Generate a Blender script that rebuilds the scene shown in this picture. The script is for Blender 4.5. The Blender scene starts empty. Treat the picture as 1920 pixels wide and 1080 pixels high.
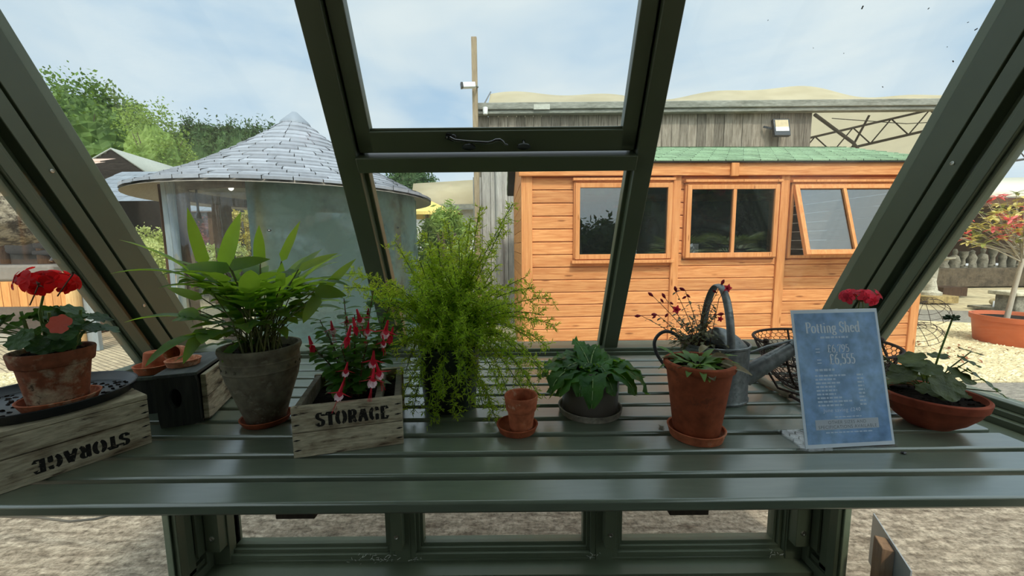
import bpy, math, random
from math import sin, cos, tan, pi, radians, sqrt, atan2, hypot
from mathutils import Vector, Matrix
random.seed(7)
SC = bpy.context.scene
COL = SC.collection
V = Vector

# ------------------------------------------------------------------ camera
CAM_H = 1.35
cam_d = bpy.data.cameras.new('camera')
cam = bpy.data.objects.new('camera', cam_d); COL.objects.link(cam)
cam_d.sensor_width = 36.0; cam_d.lens = 13.5; cam_d.clip_start = 0.02; cam_d.clip_end = 400
CAM_ROT = Matrix.Rotation(radians(90 - 6.3), 3, 'X') @ Matrix.Rotation(radians(-0.55), 3, 'Z')
cam.matrix_world = Matrix.Translation((0, 0, CAM_H)) @ CAM_ROT.to_4x4()
SC.camera = cam

# ------------------------------------------------------------------ exposure
SC.view_settings.view_transform = 'Standard'
SC.view_settings.look = 'None'
SC.view_settings.gamma = 1.0
SC.view_settings.use_curve_mapping = False
SC.view_settings.exposure = 0.38

def s2l(c):
    c = c / 255.0
    return c / 12.92 if c <= 0.04045 else ((c + 0.055) / 1.055) ** 2.4
def rgb(r, g, b): return (s2l(r), s2l(g), s2l(b), 1.0)

# ------------------------------------------------------------------ sky
world = bpy.data.worlds.new('sky'); SC.world = world; world.use_nodes = True
nt = world.node_tree; nt.nodes.clear()
def N(nt, t, **kw):
    n = nt.nodes.new(t)
    for k, v in kw.items():
        if k in n.inputs: n.inputs[k].default_value = v
        else: setattr(n, k, v)
    return n
def ramp(nt, stops, fac=None, interp='LINEAR'):
    r = nt.nodes.new('ShaderNodeValToRGB'); cr = r.color_ramp; cr.interpolation = interp
    while len(cr.elements) < len(stops): cr.elements.new(0.5)
    for e, (p, c) in zip(cr.elements, stops): e.position = p; e.color = c
    if fac is not None: nt.links.new(fac, r.inputs['Fac'])
    return r
tc = N(nt, 'ShaderNodeTexCoord')
mp = N(nt, 'ShaderNodeMapping'); mp.inputs['Scale'].default_value = (1.0, 1.3, 3.2); mp.inputs['Rotation'].default_value = (0.1, 0.25, 0.5)
nt.links.new(tc.outputs['Generated'], mp.inputs['Vector'])
nz = N(nt, 'ShaderNodeTexNoise', Scale=1.7, Detail=5.0, Roughness=0.5, Distortion=0.35)
nt.links.new(mp.outputs['Vector'], nz.inputs['Vector'])
cl = ramp(nt, [(0.36, rgb(166, 192, 216)), (0.48, rgb(192, 208, 221)), (0.60, rgb(208, 218, 224)), (0.78, rgb(222, 228, 230))], nz.outputs['Fac'])
sx = N(nt, 'ShaderNodeSeparateXYZ'); nt.links.new(tc.outputs['Generated'], sx.inputs[0])
hz = ramp(nt, [(0.0, (0.55, 0.55, 0.55, 1)), (0.06, (0.35, 0.35, 0.35, 1)), (0.35, (0, 0, 0, 1))], sx.outputs['Z'])
mx = N(nt, 'ShaderNodeMixRGB'); nt.links.new(hz.outputs['Color'], mx.inputs['Fac'])
nt.links.new(cl.outputs['Color'], mx.inputs['Color1']); mx.inputs['Color2'].default_value = rgb(214, 226, 234)
# brighter sky round the hazy sun
dp = N(nt, 'ShaderNodeVectorMath', operation='DOT_PRODUCT'); nt.links.new(tc.outputs['Generated'], dp.inputs[0]); dp.inputs[1].default_value = V((0.20, -0.85, 1.12)).normalized()
au = ramp(nt, [(0.15, (1, 1, 1, 1)), (0.7, (1.8, 1.75, 1.65, 1)), (1.0, (4.5, 4.2, 3.8, 1))], dp.outputs['Value'])
mq = N(nt, 'ShaderNodeMixRGB', blend_type='MULTIPLY'); mq.inputs['Fac'].default_value = 1.0; nt.links.new(mx.outputs['Color'], mq.inputs['Color1']); nt.links.new(au.outputs['Color'], mq.inputs['Color2']); mx = mq
bg = N(nt, 'ShaderNodeBackground', Strength=1.0); nt.links.new(mx.outputs['Color'], bg.inputs['Color'])
wo = N(nt, 'ShaderNodeOutputWorld'); nt.links.new(bg.outputs['Background'], wo.inputs['Surface'])

# ------------------------------------------------------------------ sun (hazy, high, behind and to the right)
sun_d = bpy.data.lights.new('sun', 'SUN'); sun_d.energy = 2.0; sun_d.angle = radians(5); sun_d.color = (1.0, 0.93, 0.82)
sun = bpy.data.objects.new('sun', sun_d); COL.objects.link(sun); sun.location = (4, -6, 9)
sun.rotation_euler = V((0.20, -0.85, 1.12)).to_track_quat('Z', 'Y').to_euler()

# ------------------------------------------------------------------ pixel -> place
def ray(px, py): return CAM_ROT @ V(((px - 960) / 720.0, -(py - 540) / 720.0, -1.0))
def at(px, py, Y):
    d = ray(px, py); return V((0, 0, CAM_H)) + d * (Y / d.y)
def onz(px, py, z=0.0):
    d = ray(px, py); return V((0, 0, CAM_H)) + d * ((z - CAM_H) / d.z)
def az_point(px, py, cx, cy, R, near=True):
    """where the sight line of a pixel meets an upright cylinder"""
    d = ray(px, py); l = hypot(d.x, d.y); dx, dy = d.x / l, d.y / l
    b = dx * cx + dy * cy; disc = R * R - (cx * cx + cy * cy - b * b)
    t = b - sqrt(max(disc, 0)) if near else b + sqrt(max(disc, 0))
    return V((dx * t, dy * t, CAM_H + d.z / l * t))

# ------------------------------------------------------------------ mesh builder
class MB:
    def __init__(s): s.v = []; s.f = []
    def add(s, vs, fs):
        o = len(s.v); s.v += [tuple(p) for p in vs]; s.f += [tuple(i + o for i in f) for f in fs]
    def box(s, x0, x1, y0, y1, z0, z1, M=None):
        c = [V((x, y, z)) for z in (z0, z1) for y in (y0, y1) for x in (x0, x1)]
        if M is not None: c = [M @ p for p in c]
        s.add(c, [(0, 2, 3, 1), (4, 5, 7, 6), (0, 1, 5, 4), (1, 3, 7, 5), (3, 2, 6, 7), (2, 0, 4, 6)])
        return s
    def bar(s, a, b, w, h, up=(0, 0, 1), roll=0):
        a, b = V(a), V(b); d = (b - a); L = d.length; d.normalize()
        u = V(up); r = d.cross(u)
        if r.length < 1e-4: r = d.cross(V((0, 1, 0)))
        r.normalize(); u = r.cross(d)
        M = Matrix((r, d, u)).transposed().to_4x4(); M.translation = a
        if roll: M = M @ Matrix.Rotation(roll, 4, 'Y')
        return s.box(-w / 2, w / 2, 0, L, -h / 2, h / 2, M)
    def tube(s, pts, r, n=8, cap=True, flat=None):
        pts = [V(p) for p in pts]; m = len(pts)
        rs = r if isinstance(r, (list, tuple)) else [r] * m
        prev = None; rings = []
        for i, p in enumerate(pts):
            d = (pts[min(i + 1, m - 1)] - pts[max(i - 1, 0)])
            if d.length < 1e-9: d = V((0, 0, 1))
            d.normalize()
            if prev is None:
                prev = d.cross(V((0, 0, 1)))
                if prev.length < 1e-3: prev = d.cross(V((0, 1, 0)))
            e1 = prev - d * prev.dot(d)
            if e1.length < 1e-6: e1 = d.orthogonal()
            e1.normalize(); prev = e1; e2 = d.cross(e1)
            k2 = flat if flat else 1.0
            rings.append([p + (e1 * cos(2 * pi * k / n) + e2 * sin(2 * pi * k / n) * k2) * rs[i] for k in range(n)])
        vs = [p for R in rings for p in R]; fs = []
        for i in range(m - 1):
            for k in range(n):
                k1 = (k + 1) % n
                fs.append((i * n + k, i * n + k1, (i + 1) * n + k1, (i + 1) * n + k))
        if cap: fs += [tuple(range(n - 1, -1, -1)), tuple((m - 1) * n + k for k in range(n))]
        s.add(vs, fs); return s
    def lathe(s, prof, n=40, M=None, wob=0):
        """prof: list of (radius, z); closed at r = 0 ends"""
        vs = []; fs = []; idx = []
        for (r, z) in prof:
            if r < 1e-6:
                idx.append([len(vs)]); vs.append(V((0, 0, z)))
            else:
                idx.append(list(range(len(vs), len(vs) + n)))
                for k in range(n):
                    a = 2 * pi * k / n; rr = r * (1 + wob * sin(3 * a + z * 60))
                    vs.append(V((rr * cos(a), rr * sin(a), z)))
        for A, B in zip(idx, idx[1:]):
            if len(A) == 1 and len(B) == 1: continue
            for k in range(n):
                k1 = (k + 1) % n
                if len(A) == 1: fs.append((A[0], B[k1], B[k]))
                elif len(B) == 1: fs.append((A[k], A[k1], B[0]))
                else: fs.append((A[k], A[k1], B[k1], B[k]))
        if M is not None: vs = [M @ p for p in vs]
        s.add(vs, fs); return s
    def prism(s, poly, fmap, t0, t1):
        """poly 2d outline, fmap(u, v, t) -> point"""
        n = len(poly)
        vs = [fmap(u, v, t0) for u, v in poly] + [fmap(u, v, t1) for u, v in poly]
        fs = [tuple(range(n - 1, -1, -1)), tuple(range(n, 2 * n))] + [(k, (k + 1) % n, n + (k + 1) % n, n + k) for k in range(n)]
        s.add(vs, fs); return s
    def blob(s, c, r, seg=8, rings=6, jit=0.0, rnd=random):
        c = V(c); rx, ry, rz = r if isinstance(r, (tuple, list)) else (r, r, r)
        vs = [c + V((0, 0, -rz))]; fs = []
        for i in range(1, rings):
            t = -pi / 2 + pi * i / rings
            for k in range(seg):
                a = 2 * pi * k / seg; j = 1 + rnd.uniform(-jit, jit)
                vs.append(c + V((rx * cos(t) * cos(a) * j, ry * cos(t) * sin(a) * j, rz * sin(t) * j)))
        vs.append(c + V((0, 0, rz))); top = len(vs) - 1
        for k in range(seg): fs.append((0, 1 + (k + 1) % seg, 1 + k))
        for i in range(rings - 2):
            for k in range(seg):
                a = 1 + i * seg; k1 = (k + 1) % seg
                fs.append((a + k, a + k1, a + seg + k1, a + seg + k))
        a = 1 + (rings - 2) * seg
        for k in range(seg): fs.append((a + k, a + (k + 1) % seg, top))
        s.add(vs, fs); return s
    def leaf(s, p, d, up, L, W, droop=0.6, seg=6, fold=0.25, prof=None, wave=0.0, wn=3, twist=0.0):
        """a blade: spine bends towards the ground by 'droop' radians over its length"""
        p = V(p); d = V(d).normalized(); up = V(up)
        r = d.cross(up)
        if r.length < 1e-4: r = d.orthogonal()
        r.normalize(); n = r.cross(d)
        vs = []; step = L / seg
        for i in range(seg + 1):
            t = i / seg
            w = W * (prof(t) if prof else sin(pi * min(1, t * 0.96 + 0.02)) ** 0.8)
            wv = wave * L * sin(wn * 2 * pi * t)
            vs += [p - r * w + n * (w * fold + wv), p, p + r * w + n * (w * fold - wv)]
            a = droop / seg
            q = Matrix.Rotation(-a, 3, r)
            d = q @ d; n = q @ n
            if twist:
                tw = Matrix.Rotation(twist / seg, 3, d); r = tw @ r; n = tw @ n
            p = p + d * step
        fs = []
        for i in range(seg):
            a = i * 3
            fs += [(a, a + 1, a + 4, a + 3), (a + 1, a + 2, a + 5, a + 4)]
        s.add(vs, fs); return p, d
    def build(s, name, mat, parent=None, smooth=True, ang=40, bevel=0, loc=None, solid=0, sub=0):
        me = bpy.data.meshes.new(name); me.from_pydata(s.v, [], s.f); me.validate(clean_customdata=False)
        if smooth:
            me.polygons.foreach_set('use_smooth', [True] * len(me.polygons))
            me.set_sharp_from_angle(angle=radians(ang))
        me.update()
        o = bpy.data.objects.new(name, me); COL.objects.link(o)
        if mat is not None: me.materials.append(mat)
        if parent is not None: o.parent = parent
        if loc is not None: o.location = loc
        if sub:
            m = o.modifiers.new('smooth', 'SUBSURF'); m.levels = sub; m.render_levels = sub
        if solid:
            m = o.modifiers.new('thick', 'SOLIDIFY'); m.thickness = solid; m.offset = 0
        if bevel:
            m = o.modifiers.new('bevel', 'BEVEL'); m.width = bevel; m.segments = 2; m.limit_method = 'ANGLE'; m.angle_limit = radians(35)
        return o

def tag(o, label=None, cat=None, group=None, kind=None):
    if label: o['label'] = label
    if cat: o['category'] = cat
    if group: o['group'] = group
    if kind: o['kind'] = kind
    return o
def thing(name, label, cat, loc=(0, 0, 0), rz=0.0, group=None):
    o = bpy.data.objects.new(name, None); COL.objects.link(o); o.empty_display_size = 0.05
    o.location = loc; o.rotation_euler = (0, 0, rz)
    return tag(o, label, cat, group)
def struct(name, mb, mat, parent=None, label=None, cat=None, **kw):
    o = mb.build(name, mat, parent, **kw)
    if parent is None: tag(o, label, cat, None, 'structure')
    return o
def children(o): return [c for c in list(COL.objects) if c.parent == o]
def copy_tree(o, parent=None):
    c = o.copy(); COL.objects.link(c)
    if parent is not None: c.parent = parent
    for ch in children(o): copy_tree(ch, c)
    return c

# ------------------------------------------------------------------ materials
MATS = {}
def base_mat(name):
    m = bpy.data.materials.new(name); m.use_nodes = True; t = m.node_tree
    b = t.nodes['Principled BSDF']; return m, t, b
def coords(t, scale=(1, 1, 1), rot=(0, 0, 0), kind='Object'):
    tc = N(t, 'ShaderNodeTexCoord'); mp = N(t, 'ShaderNodeMapping')
    mp.inputs['Scale'].default_value = scale; mp.inputs['Rotation'].default_value = rot
    t.links.new(tc.outputs[kind], mp.inputs['Vector']); return mp.outputs['Vector']
def bump(t, b, h, strength=0.3, dist=0.01):
    n = N(t, 'ShaderNodeBump', Strength=strength, Distance=dist)
    t.links.new(h, n.inputs['Height']); t.links.new(n.outputs['Normal'], b.inputs['Normal'])
def mul(t, a, b_, fac=1.0, mode='MULTIPLY'):
    m = N(t, 'ShaderNodeMixRGB', blend_type=mode); m.inputs['Fac'].default_value = fac
    if hasattr(a, 'links') or hasattr(a, 'is_linked'): t.links.new(a, m.inputs['Color1'])
    else: m.inputs['Color1'].default_value = a
    if hasattr(b_, 'is_linked'): t.links.new(b_, m.inputs['Color2'])
    else: m.inputs['Color2'].default_value = b_
    return m.outputs['Color']
def island_var(t, lo=0.7, hi=1.25):
    g = N(t, 'ShaderNodeNewGeometry')
    r = ramp(t, [(0, (lo, lo, lo, 1)), (1, (hi, hi, hi, 1))], g.outputs['Random Per Island'])
    return r.outputs['Color']

def m_plain(name, col, rough=0.5, spec=0.4, metal=0.0, var=0.12, scale=20.0, bmp=0.0, islands=None, sc=(1, 1, 1)):
    m, t, b = base_mat(name)
    vec = coords(t, sc)
    nz = N(t, 'ShaderNodeTexNoise', Scale=scale, Detail=4.0); t.links.new(vec, nz.inputs['Vector'])
    lo, hi = 1 - var, 1 + var
    r = ramp(t, [(0.3, (lo, lo, lo, 1)), (0.7, (hi, hi, hi, 1))], nz.outputs['Fac'])
    c = mul(t, col, r.outputs['Color'])
    if islands: c = mul(t, c, island_var(t, *islands))
    t.links.new(c, b.inputs['Base Color'])
    b.inputs['Roughness'].default_value = rough; b.inputs['Metallic'].default_value = metal
    b.inputs['Specular IOR Level'].default_value = spec
    if bmp: bump(t, b, nz.outputs['Fac'], bmp, 0.01)
    return m

def m_wood(name, c1, c2, axis='X', scale=6.0, rough=0.7, spec=0.2, islands=(0.8, 1.2), bmp=0.25, stretch=14.0, knots=None):
    m, t, b = base_mat(name)
    sc = {'X': (1, stretch, stretch), 'Y': (stretch, 1, stretch), 'Z': (stretch, stretch, 1)}[axis]
    g = N(t, 'ShaderNodeNewGeometry')
    vec = coords(t, sc)
    off = N(t, 'ShaderNodeVectorMath', operation='ADD'); t.links.new(vec, off.inputs[0])
    sc2 = N(t, 'ShaderNodeMath', operation='MULTIPLY'); t.links.new(g.outputs['Random Per Island'], sc2.inputs[0]); sc2.inputs[1].default_value = 37.0
    t.links.new(sc2.outputs[0], off.inputs[1])
    nz = N(t, 'ShaderNodeTexNoise', Scale=scale, Detail=6.0, Roughness=0.6, Distortion=0.6); t.links.new(off.outputs[0], nz.inputs['Vector'])
    r = ramp(t, [(0.3, c1), (0.72, c2)], nz.outputs['Fac'])
    c = r.outputs['Color']
    if knots:
        vv = coords(t, (1, 1, 1))
        sca = {'X': (0.55, 2.6, 2.6), 'Y': (2.6, 0.55, 2.6), 'Z': (2.6, 2.6, 0.55)}[axis]
        vv = coords(t, sca)
        o2 = N(t, 'ShaderNodeVectorMath', operation='ADD'); t.links.new(vv, o2.inputs[0]); t.links.new(sc2.outputs[0], o2.inputs[1])
        vo = N(t, 'ShaderNodeTexVoronoi', Scale=knots[1]); t.links.new(o2.outputs[0], vo.inputs['Vector'])
        kr = ramp(t, [(0.0, (1, 1, 1, 1)), (0.075, (0.7, 0.7, 0.7, 1)), (0.12, (0, 0, 0, 1))], vo.outputs['Distance'])
        mm = N(t, 'ShaderNodeMixRGB'); t.links.new(kr.outputs['Color'], mm.inputs['Fac']); t.links.new(c, mm.inputs['Color1']); mm.inputs['Color2'].default_value = knots[0]
        c = mm.outputs['Color']
    if islands: c = mul(t, c, island_var(t, *islands))
    t.links.new(c, b.inputs['Base Color'])
    b.inputs['Roughness'].default_value = rough; b.inputs['Specular IOR Level'].default_value = spec
    if bmp: bump(t, b, nz.outputs['Fac'], bmp, 0.004)
    return m

def m_patch(name, c1, c2, scale=12.0, lo=0.45, hi=0.6, rough=0.8, spec=0.2, bmp=0.2, c3=None, sc=(1, 1, 1), islands=None, detail=8.0):
    """two-tone weathering: c2 stains over c1, c3 specks"""
    m, t, b = base_mat(name); vec = coords(t, sc)
    nz = N(t, 'ShaderNodeTexNoise', Scale=scale, Detail=detail, Roughness=0.65); t.links.new(vec, nz.inputs['Vector'])
    r = ramp(t, [(lo, c1), (hi, c2)], nz.outputs['Fac']); c = r.outputs['Color']
    n2 = N(t, 'ShaderNodeTexNoise', Scale=scale * 5, Detail=5.0); t.links.new(vec, n2.inputs['Vector'])
    r2 = ramp(t, [(0.3, (0.72, 0.72, 0.72, 1)), (0.7, (1.2, 1.2, 1.2, 1))], n2.outputs['Fac'])
    c = mul(t, c, r2.outputs['Color'])
    if c3:
        n3 = N(t, 'ShaderNodeTexNoise', Scale=scale * 2.1, Detail=6.0, Roughness=0.7); t.links.new(vec, n3.inputs['Vector'])
        r3 = ramp(t, [(0.58, (0, 0, 0, 1)), (0.66, (1, 1, 1, 1))], n3.outputs['Fac'])
        mm = N(t, 'ShaderNodeMixRGB'); t.links.new(r3.outputs['Color'], mm.inputs['Fac']); t.links.new(c, mm.inputs['Color1']); mm.inputs['Color2'].default_value = c3
        c = mm.outputs['Color']
    if islands: c = mul(t, c, island_var(t, *islands))
    t.links.new(c, b.inputs['Base Color'])
    b.inputs['Roughness'].default_value = rough; b.inputs['Specular IOR Level'].default_value = spec
    if bmp: bump(t, b, n2.outputs['Fac'], bmp, 0.005)
    return m

def m_leaf(name, c1, c2, trans=0.4, tcol=None, rough=0.45, spec=0.3, scale=30.0, var=(0.7, 1.3), bmp=0.0, bscale=60):
    m, t, b = base_mat(name); vec = coords(t)
    nz = N(t, 'ShaderNodeTexNoise', Scale=scale, Detail=3.0); t.links.new(vec, nz.inputs['Vector'])
    r = ramp(t, [(0.35, c1), (0.65, c2)], nz.outputs['Fac'])
    c = mul(t, r.outputs['Color'], island_var(t, *var))
    t.links.new(c, b.inputs['Base Color']); b.inputs['Roughness'].default_value = rough; b.inputs['Specular IOR Level'].default_value = spec
    tr = N(t, 'ShaderNodeBsdfTranslucent')
    if tcol: t.links.new(mul(t, tcol, island_var(t, *var)), tr.inputs['Color'])
    else: t.links.new(c, tr.inputs['Color'])
    mx = N(t, 'ShaderNodeMixShader'); mx.inputs[0].default_value = trans
    t.links.new(b.outputs[0], mx.inputs[1]); t.links.new(tr.outputs[0], mx.inputs[2])
    t.links.new(mx.outputs[0], t.nodes['Material Output'].inputs['Surface'])
    if bmp:
        n2 = N(t, 'ShaderNodeTexNoise', Scale=bscale, Detail=3.0); t.links.new(vec, n2.inputs['Vector']); bump(t, b, n2.outputs['Fac'], bmp, 0.01)
    return m

def m_glass(name, tint=(0.96, 0.98, 0.97, 1), ior=1.45, dirt=0.02, dirtcol=(0.6, 0.65, 0.65, 1), dscale=3.0, rough=0.0):
    m, t, b = base_mat(name); t.nodes.remove(b)
    tr = N(t, 'ShaderNodeBsdfTransparent'); tr.inputs['Color'].default_value = tint
    gl = N(t, 'ShaderNodeBsdfGlossy'); gl.inputs['Roughness'].default_value = rough
    lw = N(t, 'ShaderNodeLayerWeight'); pw = N(t, 'ShaderNodeMath', operation='POWER'); pw.inputs[1].default_value = 4.0
    t.links.new(lw.outputs['Facing'], pw.inputs[0])
    fr = N(t, 'ShaderNodeMath', operation='MULTIPLY_ADD'); t.links.new(pw.outputs[0], fr.inputs[0])
    f0 = ((ior - 1) / (ior + 1)) ** 2; fr.inputs[1].default_value = 0.9 * (1 - f0); fr.inputs[2].default_value = f0
    m1 = N(t, 'ShaderNodeMixShader'); t.links.new(fr.outputs[0], m1.inputs[0]); t.links.new(tr.outputs[0], m1.inputs[1]); t.links.new(gl.outputs[0], m1.inputs[2])
    df = N(t, 'ShaderNodeBsdfTranslucent'); df.inputs['Color'].default_value = dirtcol
    vec = coords(t); nz = N(t, 'ShaderNodeTexNoise', Scale=dscale, Detail=6.0, Roughness=0.6); t.links.new(vec, nz.inputs['Vector'])
    r = ramp(t, [(0.3, (0, 0, 0, 1)), (0.75, (dirt * 2, dirt * 2, dirt * 2, 1))], nz.outputs['Fac'])
    m2 = N(t, 'ShaderNodeMixShader'); t.links.new(r.outputs['Color'], m2.inputs[0]); t.links.new(m1.outputs[0], m2.inputs[1]); t.links.new(df.outputs[0], m2.inputs[2])
    t.links.new(m2.outputs[0], t.nodes['Material Output'].inputs['Surface'])
    return m

GREEN = m_plain('sage_green_paint', rgb(88, 96, 76), rough=0.36, spec=0.45, var=0.06, scale=9)
BENCH = m_plain('bench_green_paint', rgb(100, 110, 94), rough=0.3, spec=0.8, var=0.10, scale=14, bmp=0.03, sc=(1, 6, 6))
for n in BENCH.node_tree.nodes:
    if n.type == 'BSDF_PRINCIPLED': n.inputs['Coat Weight'].default_value = 0.9; n.inputs['Coat Roughness'].default_value = 0.2
DARKWOOD = m_wood('dark_timber', rgb(48, 40, 34), rgb(74, 62, 52), 'Z')
GLASS = m_glass('window_glass', dirt=0.012)
SCREW = m_plain('steel', rgb(190, 190, 180), rough=0.3, metal=1.0, var=0.1)
BLACKIRON = m_plain('black_iron', rgb(34, 34, 35), rough=0.25, spec=0.6, var=0.1)
SOIL = m_plain('soil', rgb(38, 30, 25), rough=0.95, spec=0.1, var=0.5, scale=90, bmp=0.8)
TERRA = m_patch('terracotta', rgb(168, 92, 62), rgb(186, 108, 74), 14, 0.4, 0.65, c3=rgb(196, 150, 120), bmp=0.08)
TERRA_OLD = m_patch('weathered_terracotta', rgb(132, 76, 52), rgb(176, 158, 132), 16, 0.47, 0.60, c3=rgb(70, 52, 40), bmp=0.2)
TERRA_RED = m_patch('red_terracotta', rgb(142, 72, 46), rgb(160, 84, 54), 10, 0.4, 0.65, c3=rgb(120, 64, 44), bmp=0.06)
TERRA_BOWL = m_patch('bowl_terracotta', rgb(140, 66, 46), rgb(156, 78, 54), 8, 0.4, 0.65, bmp=0.05)
GREYPOT = m_patch('lichened_clay', rgb(126, 118, 100), rgb(96, 82, 68), 10, 0.42, 0.62, c3=rgb(146, 140, 122), bmp=0.2)
TAUPE = m_plain('taupe_glaze', rgb(98, 90, 82), rough=0.35, spec=0.4, var=0.06)
STONEDISH = m_patch('pale_clay', rgb(150, 142, 128), rgb(118, 108, 96), 18, 0.4, 0.65, bmp=0.1)
DARKPOT = m_plain('dark_green_plastic', rgb(36, 44, 40), rough=0.35, spec=0.4, var=0.08)
TRAYM = m_plain('black_tray_plastic', rgb(36, 38, 40), rough=0.38, spec=0.4, var=0.2, scale=40)
WHITEWASH = m_patch('whitewashed_crate_wood', rgb(188, 176, 150), rgb(118, 100, 78), 9, 0.46, 0.66, c3=rgb(74, 62, 50), sc=(1, 1, 5), bmp=0.35, islands=(0.85, 1.12))
CRATE_IN = m_wood('grey_crate_wood', rgb(98, 90, 78), rgb(140, 132, 116), 'X')
STENCIL = m_patch('stencil_ink', rgb(32, 30, 28), rgb(48, 44, 40), 60, 0.45, 0.7, c3=rgb(128, 118, 100), bmp=0)
DARKCRATE = m_wood('black_stained_wood', rgb(44, 46, 43), rgb(70, 70, 65), 'Z')
ZINC = m_patch('galvanised_zinc', rgb(112, 115, 114), rgb(142, 145, 143), 14, 0.4, 0.65, c3=rgb(86, 90, 90), rough=0.42, spec=0.5, bmp=0.04)
for n in ZINC.node_tree.nodes:
    if n.type == 'BSDF_PRINCIPLED': n.inputs['Metallic'].default_value = 0.55
RUSTWIRE = m_plain('rusty_wire', rgb(62, 48, 40), rough=0.7, spec=0.3, var=0.3, scale=80)
PAPERWHITE = m_plain('white_print', rgb(236, 240, 246), rough=0.5, var=0.02)
PRINTBLUE_HAZED = m_patch('hazed_blue_print', rgb(164, 194, 226), rgb(134, 168, 210), 9, 0.35, 0.7, rough=0.5, spec=0.3, bmp=0.0, sc=(1, 1, 1), detail=2.0)  # blue lightened: averages the print with the reflected haze lying over it
for n in []: pass
PRINTGREY = m_plain('grey_print', rgb(206, 208, 214), rough=0.4, var=0.02)
PRINTTEXT = m_plain('grey_lettering', rgb(120, 124, 132), rough=0.5, var=0.02)
FAINT = m_plain('faint_lettering', rgb(216, 228, 242), rough=0.5, var=0.02)
ACRYL = m_glass('clear_acrylic', tint=(0.97, 0.98, 0.99, 1), ior=1.28, dirt=0.0)

# ================================================================== GROUND
def ground_mats():
    # brushed concrete
    m, t, b = base_mat('brushed_concrete')
    v1 = coords(t, (9, 32, 1)); n1 = N(t, 'ShaderNodeTexNoise', Scale=1.0, Detail=6.0, Roughness=0.7, Distortion=0.4); t.links.new(v1, n1.inputs['Vector'])
    v2 = coords(t); n2 = N(t, 'ShaderNodeTexNoise', Scale=38.0, Detail=6.0, Roughness=0.75); t.links.new(v2, n2.inputs['Vector'])
    v3 = coords(t); n3 = N(t, 'ShaderNodeTexNoise', Scale=1.2, Detail=3.0); t.links.new(v3, n3.inputs['Vector'])
    r1 = ramp(t, [(0.36, rgb(116, 104, 90)), (0.5, rgb(152, 140, 124)), (0.66, rgb(186, 174, 156))], n1.outputs['Fac'])
    r2 = ramp(t, [(0.34, (0.38, 0.35, 0.32, 1)), (0.5, (0.95, 0.93, 0.9, 1)), (0.68, (1.4, 1.36, 1.32, 1))], n2.outputs['Fac'])
    c = mul(t, r1.outputs['Color'], r2.outputs['Color'])
    r3 = ramp(t, [(0.3, (0.85, 0.84, 0.84, 1)), (0.7, (1.1, 1.08, 1.05, 1))], n3.outputs['Fac'])
    c = mul(t, c, r3.outputs['Color'])
    t.links.new(c, b.inputs['Base Color']); b.inputs['Roughness'].default_value = 0.9; b.inputs['Specular IOR Level'].default_value = 0.15
    ad = N(t, 'ShaderNodeMath', operation='ADD'); t.links.new(n1.outputs['Fac'], ad.inputs[0]); t.links.new(n2.outputs['Fac'], ad.inputs[1])
    bump(t, b, ad.outputs[0], 0.5, 0.02)
    MATS['concrete'] = m
    # block paving
    m, t, b = base_mat('block_paving')
    v = coords(t, (1, 1, 1), (0, 0, 0.5)); br = N(t, 'ShaderNodeTexBrick', Scale=5.0); t.links.new(v, br.inputs['Vector'])
    br.inputs['Color1'].default_value = rgb(196, 178, 146); br.inputs['Color2'].default_value = rgb(176, 158, 128); br.inputs['Mortar'].default_value = rgb(128, 114, 92)
    br.inputs['Mortar Size'].default_value = 0.035
    n2 = N(t, 'ShaderNodeTexNoise', Scale=14.0, Detail=5.0); t.links.new(v, n2.inputs['Vector'])
    r2 = ramp(t, [(0.3, (0.75, 0.75, 0.75, 1)), (0.7, (1.2, 1.2, 1.2, 1))], n2.outputs['Fac'])
    t.links.new(mul(t, br.outputs['Color'], r2.outputs['Color']), b.inputs['Base Color']); b.inputs['Roughness'].default_value = 0.9
    bump(t, b, br.outputs['Fac'], -0.4, 0.02); MATS['pavers'] = m
    MATS['gravel'] = m_patch('cream_gravel', rgb(226, 210, 166), rgb(170, 152, 114), 26, 0.45, 0.62, c3=rgb(240, 230, 200), rough=0.95, bmp=0.6, detail=6.0)
    MATS['pebble'] = m_plain('cream_pebbles', rgb(226, 212, 172), rough=0.9, spec=0.2, var=0.15, islands=(0.6, 1.2))
    MATS['yard'] = m_patch('pale_yard', rgb(196, 182, 148), rgb(176, 160, 128), 1.6, 0.4, 0.65, rough=0.9, bmp=0.15)
    MATS['road'] = m_patch('rough_road', rgb(150, 144, 132), rgb(112, 106, 98), 9, 0.42, 0.62, c3=rgb(180, 174, 160), rough=0.95, bmp=0.6, sc=(1, 4, 1))
ground_mats()
mb = MB(); mb.add([(-60, -25, -0.03), (60, -25, -0.03), (60, 70, -0.03), (-60, 70, -0.03)], [(0, 1, 2, 3)])
struct('ground', mb, MATS['yard'], label='pale worn yard surface beyond the buildings')
struct('ground.001', MB().box(-7, 9.0, -6, 3.15, -0.06, 0.0), MATS['concrete'], label='brushed concrete slab around the greenhouse')
struct('ground.002', MB().box(-16, -2.3, 4.15, 12.0, -0.06, -0.005), MATS['pavers'], label='tan block paving at the left')
struct('ground.003', MB().box(-16, 3.6, 3.15, 4.15, -0.06, -0.002), MATS['gravel'], label='strip of cream gravel in front of the round pavilion')
struct('ground.004', MB().box(-2.3, 3.6, 4.15, 8.0, -0.06, -0.002), MATS['gravel'], label='cream gravel round the pavilion')
gv = [(3.6, 3.6), (9.0, 3.5), (9.5, 5.6), (5.6, 7.0), (3.6, 7.6)]
mbg = MB(); mbg.prism([(x, y) for x, y in gv], lambda u, v, t_: V((u, v, t_)), -0.06, 0.002)
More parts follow.
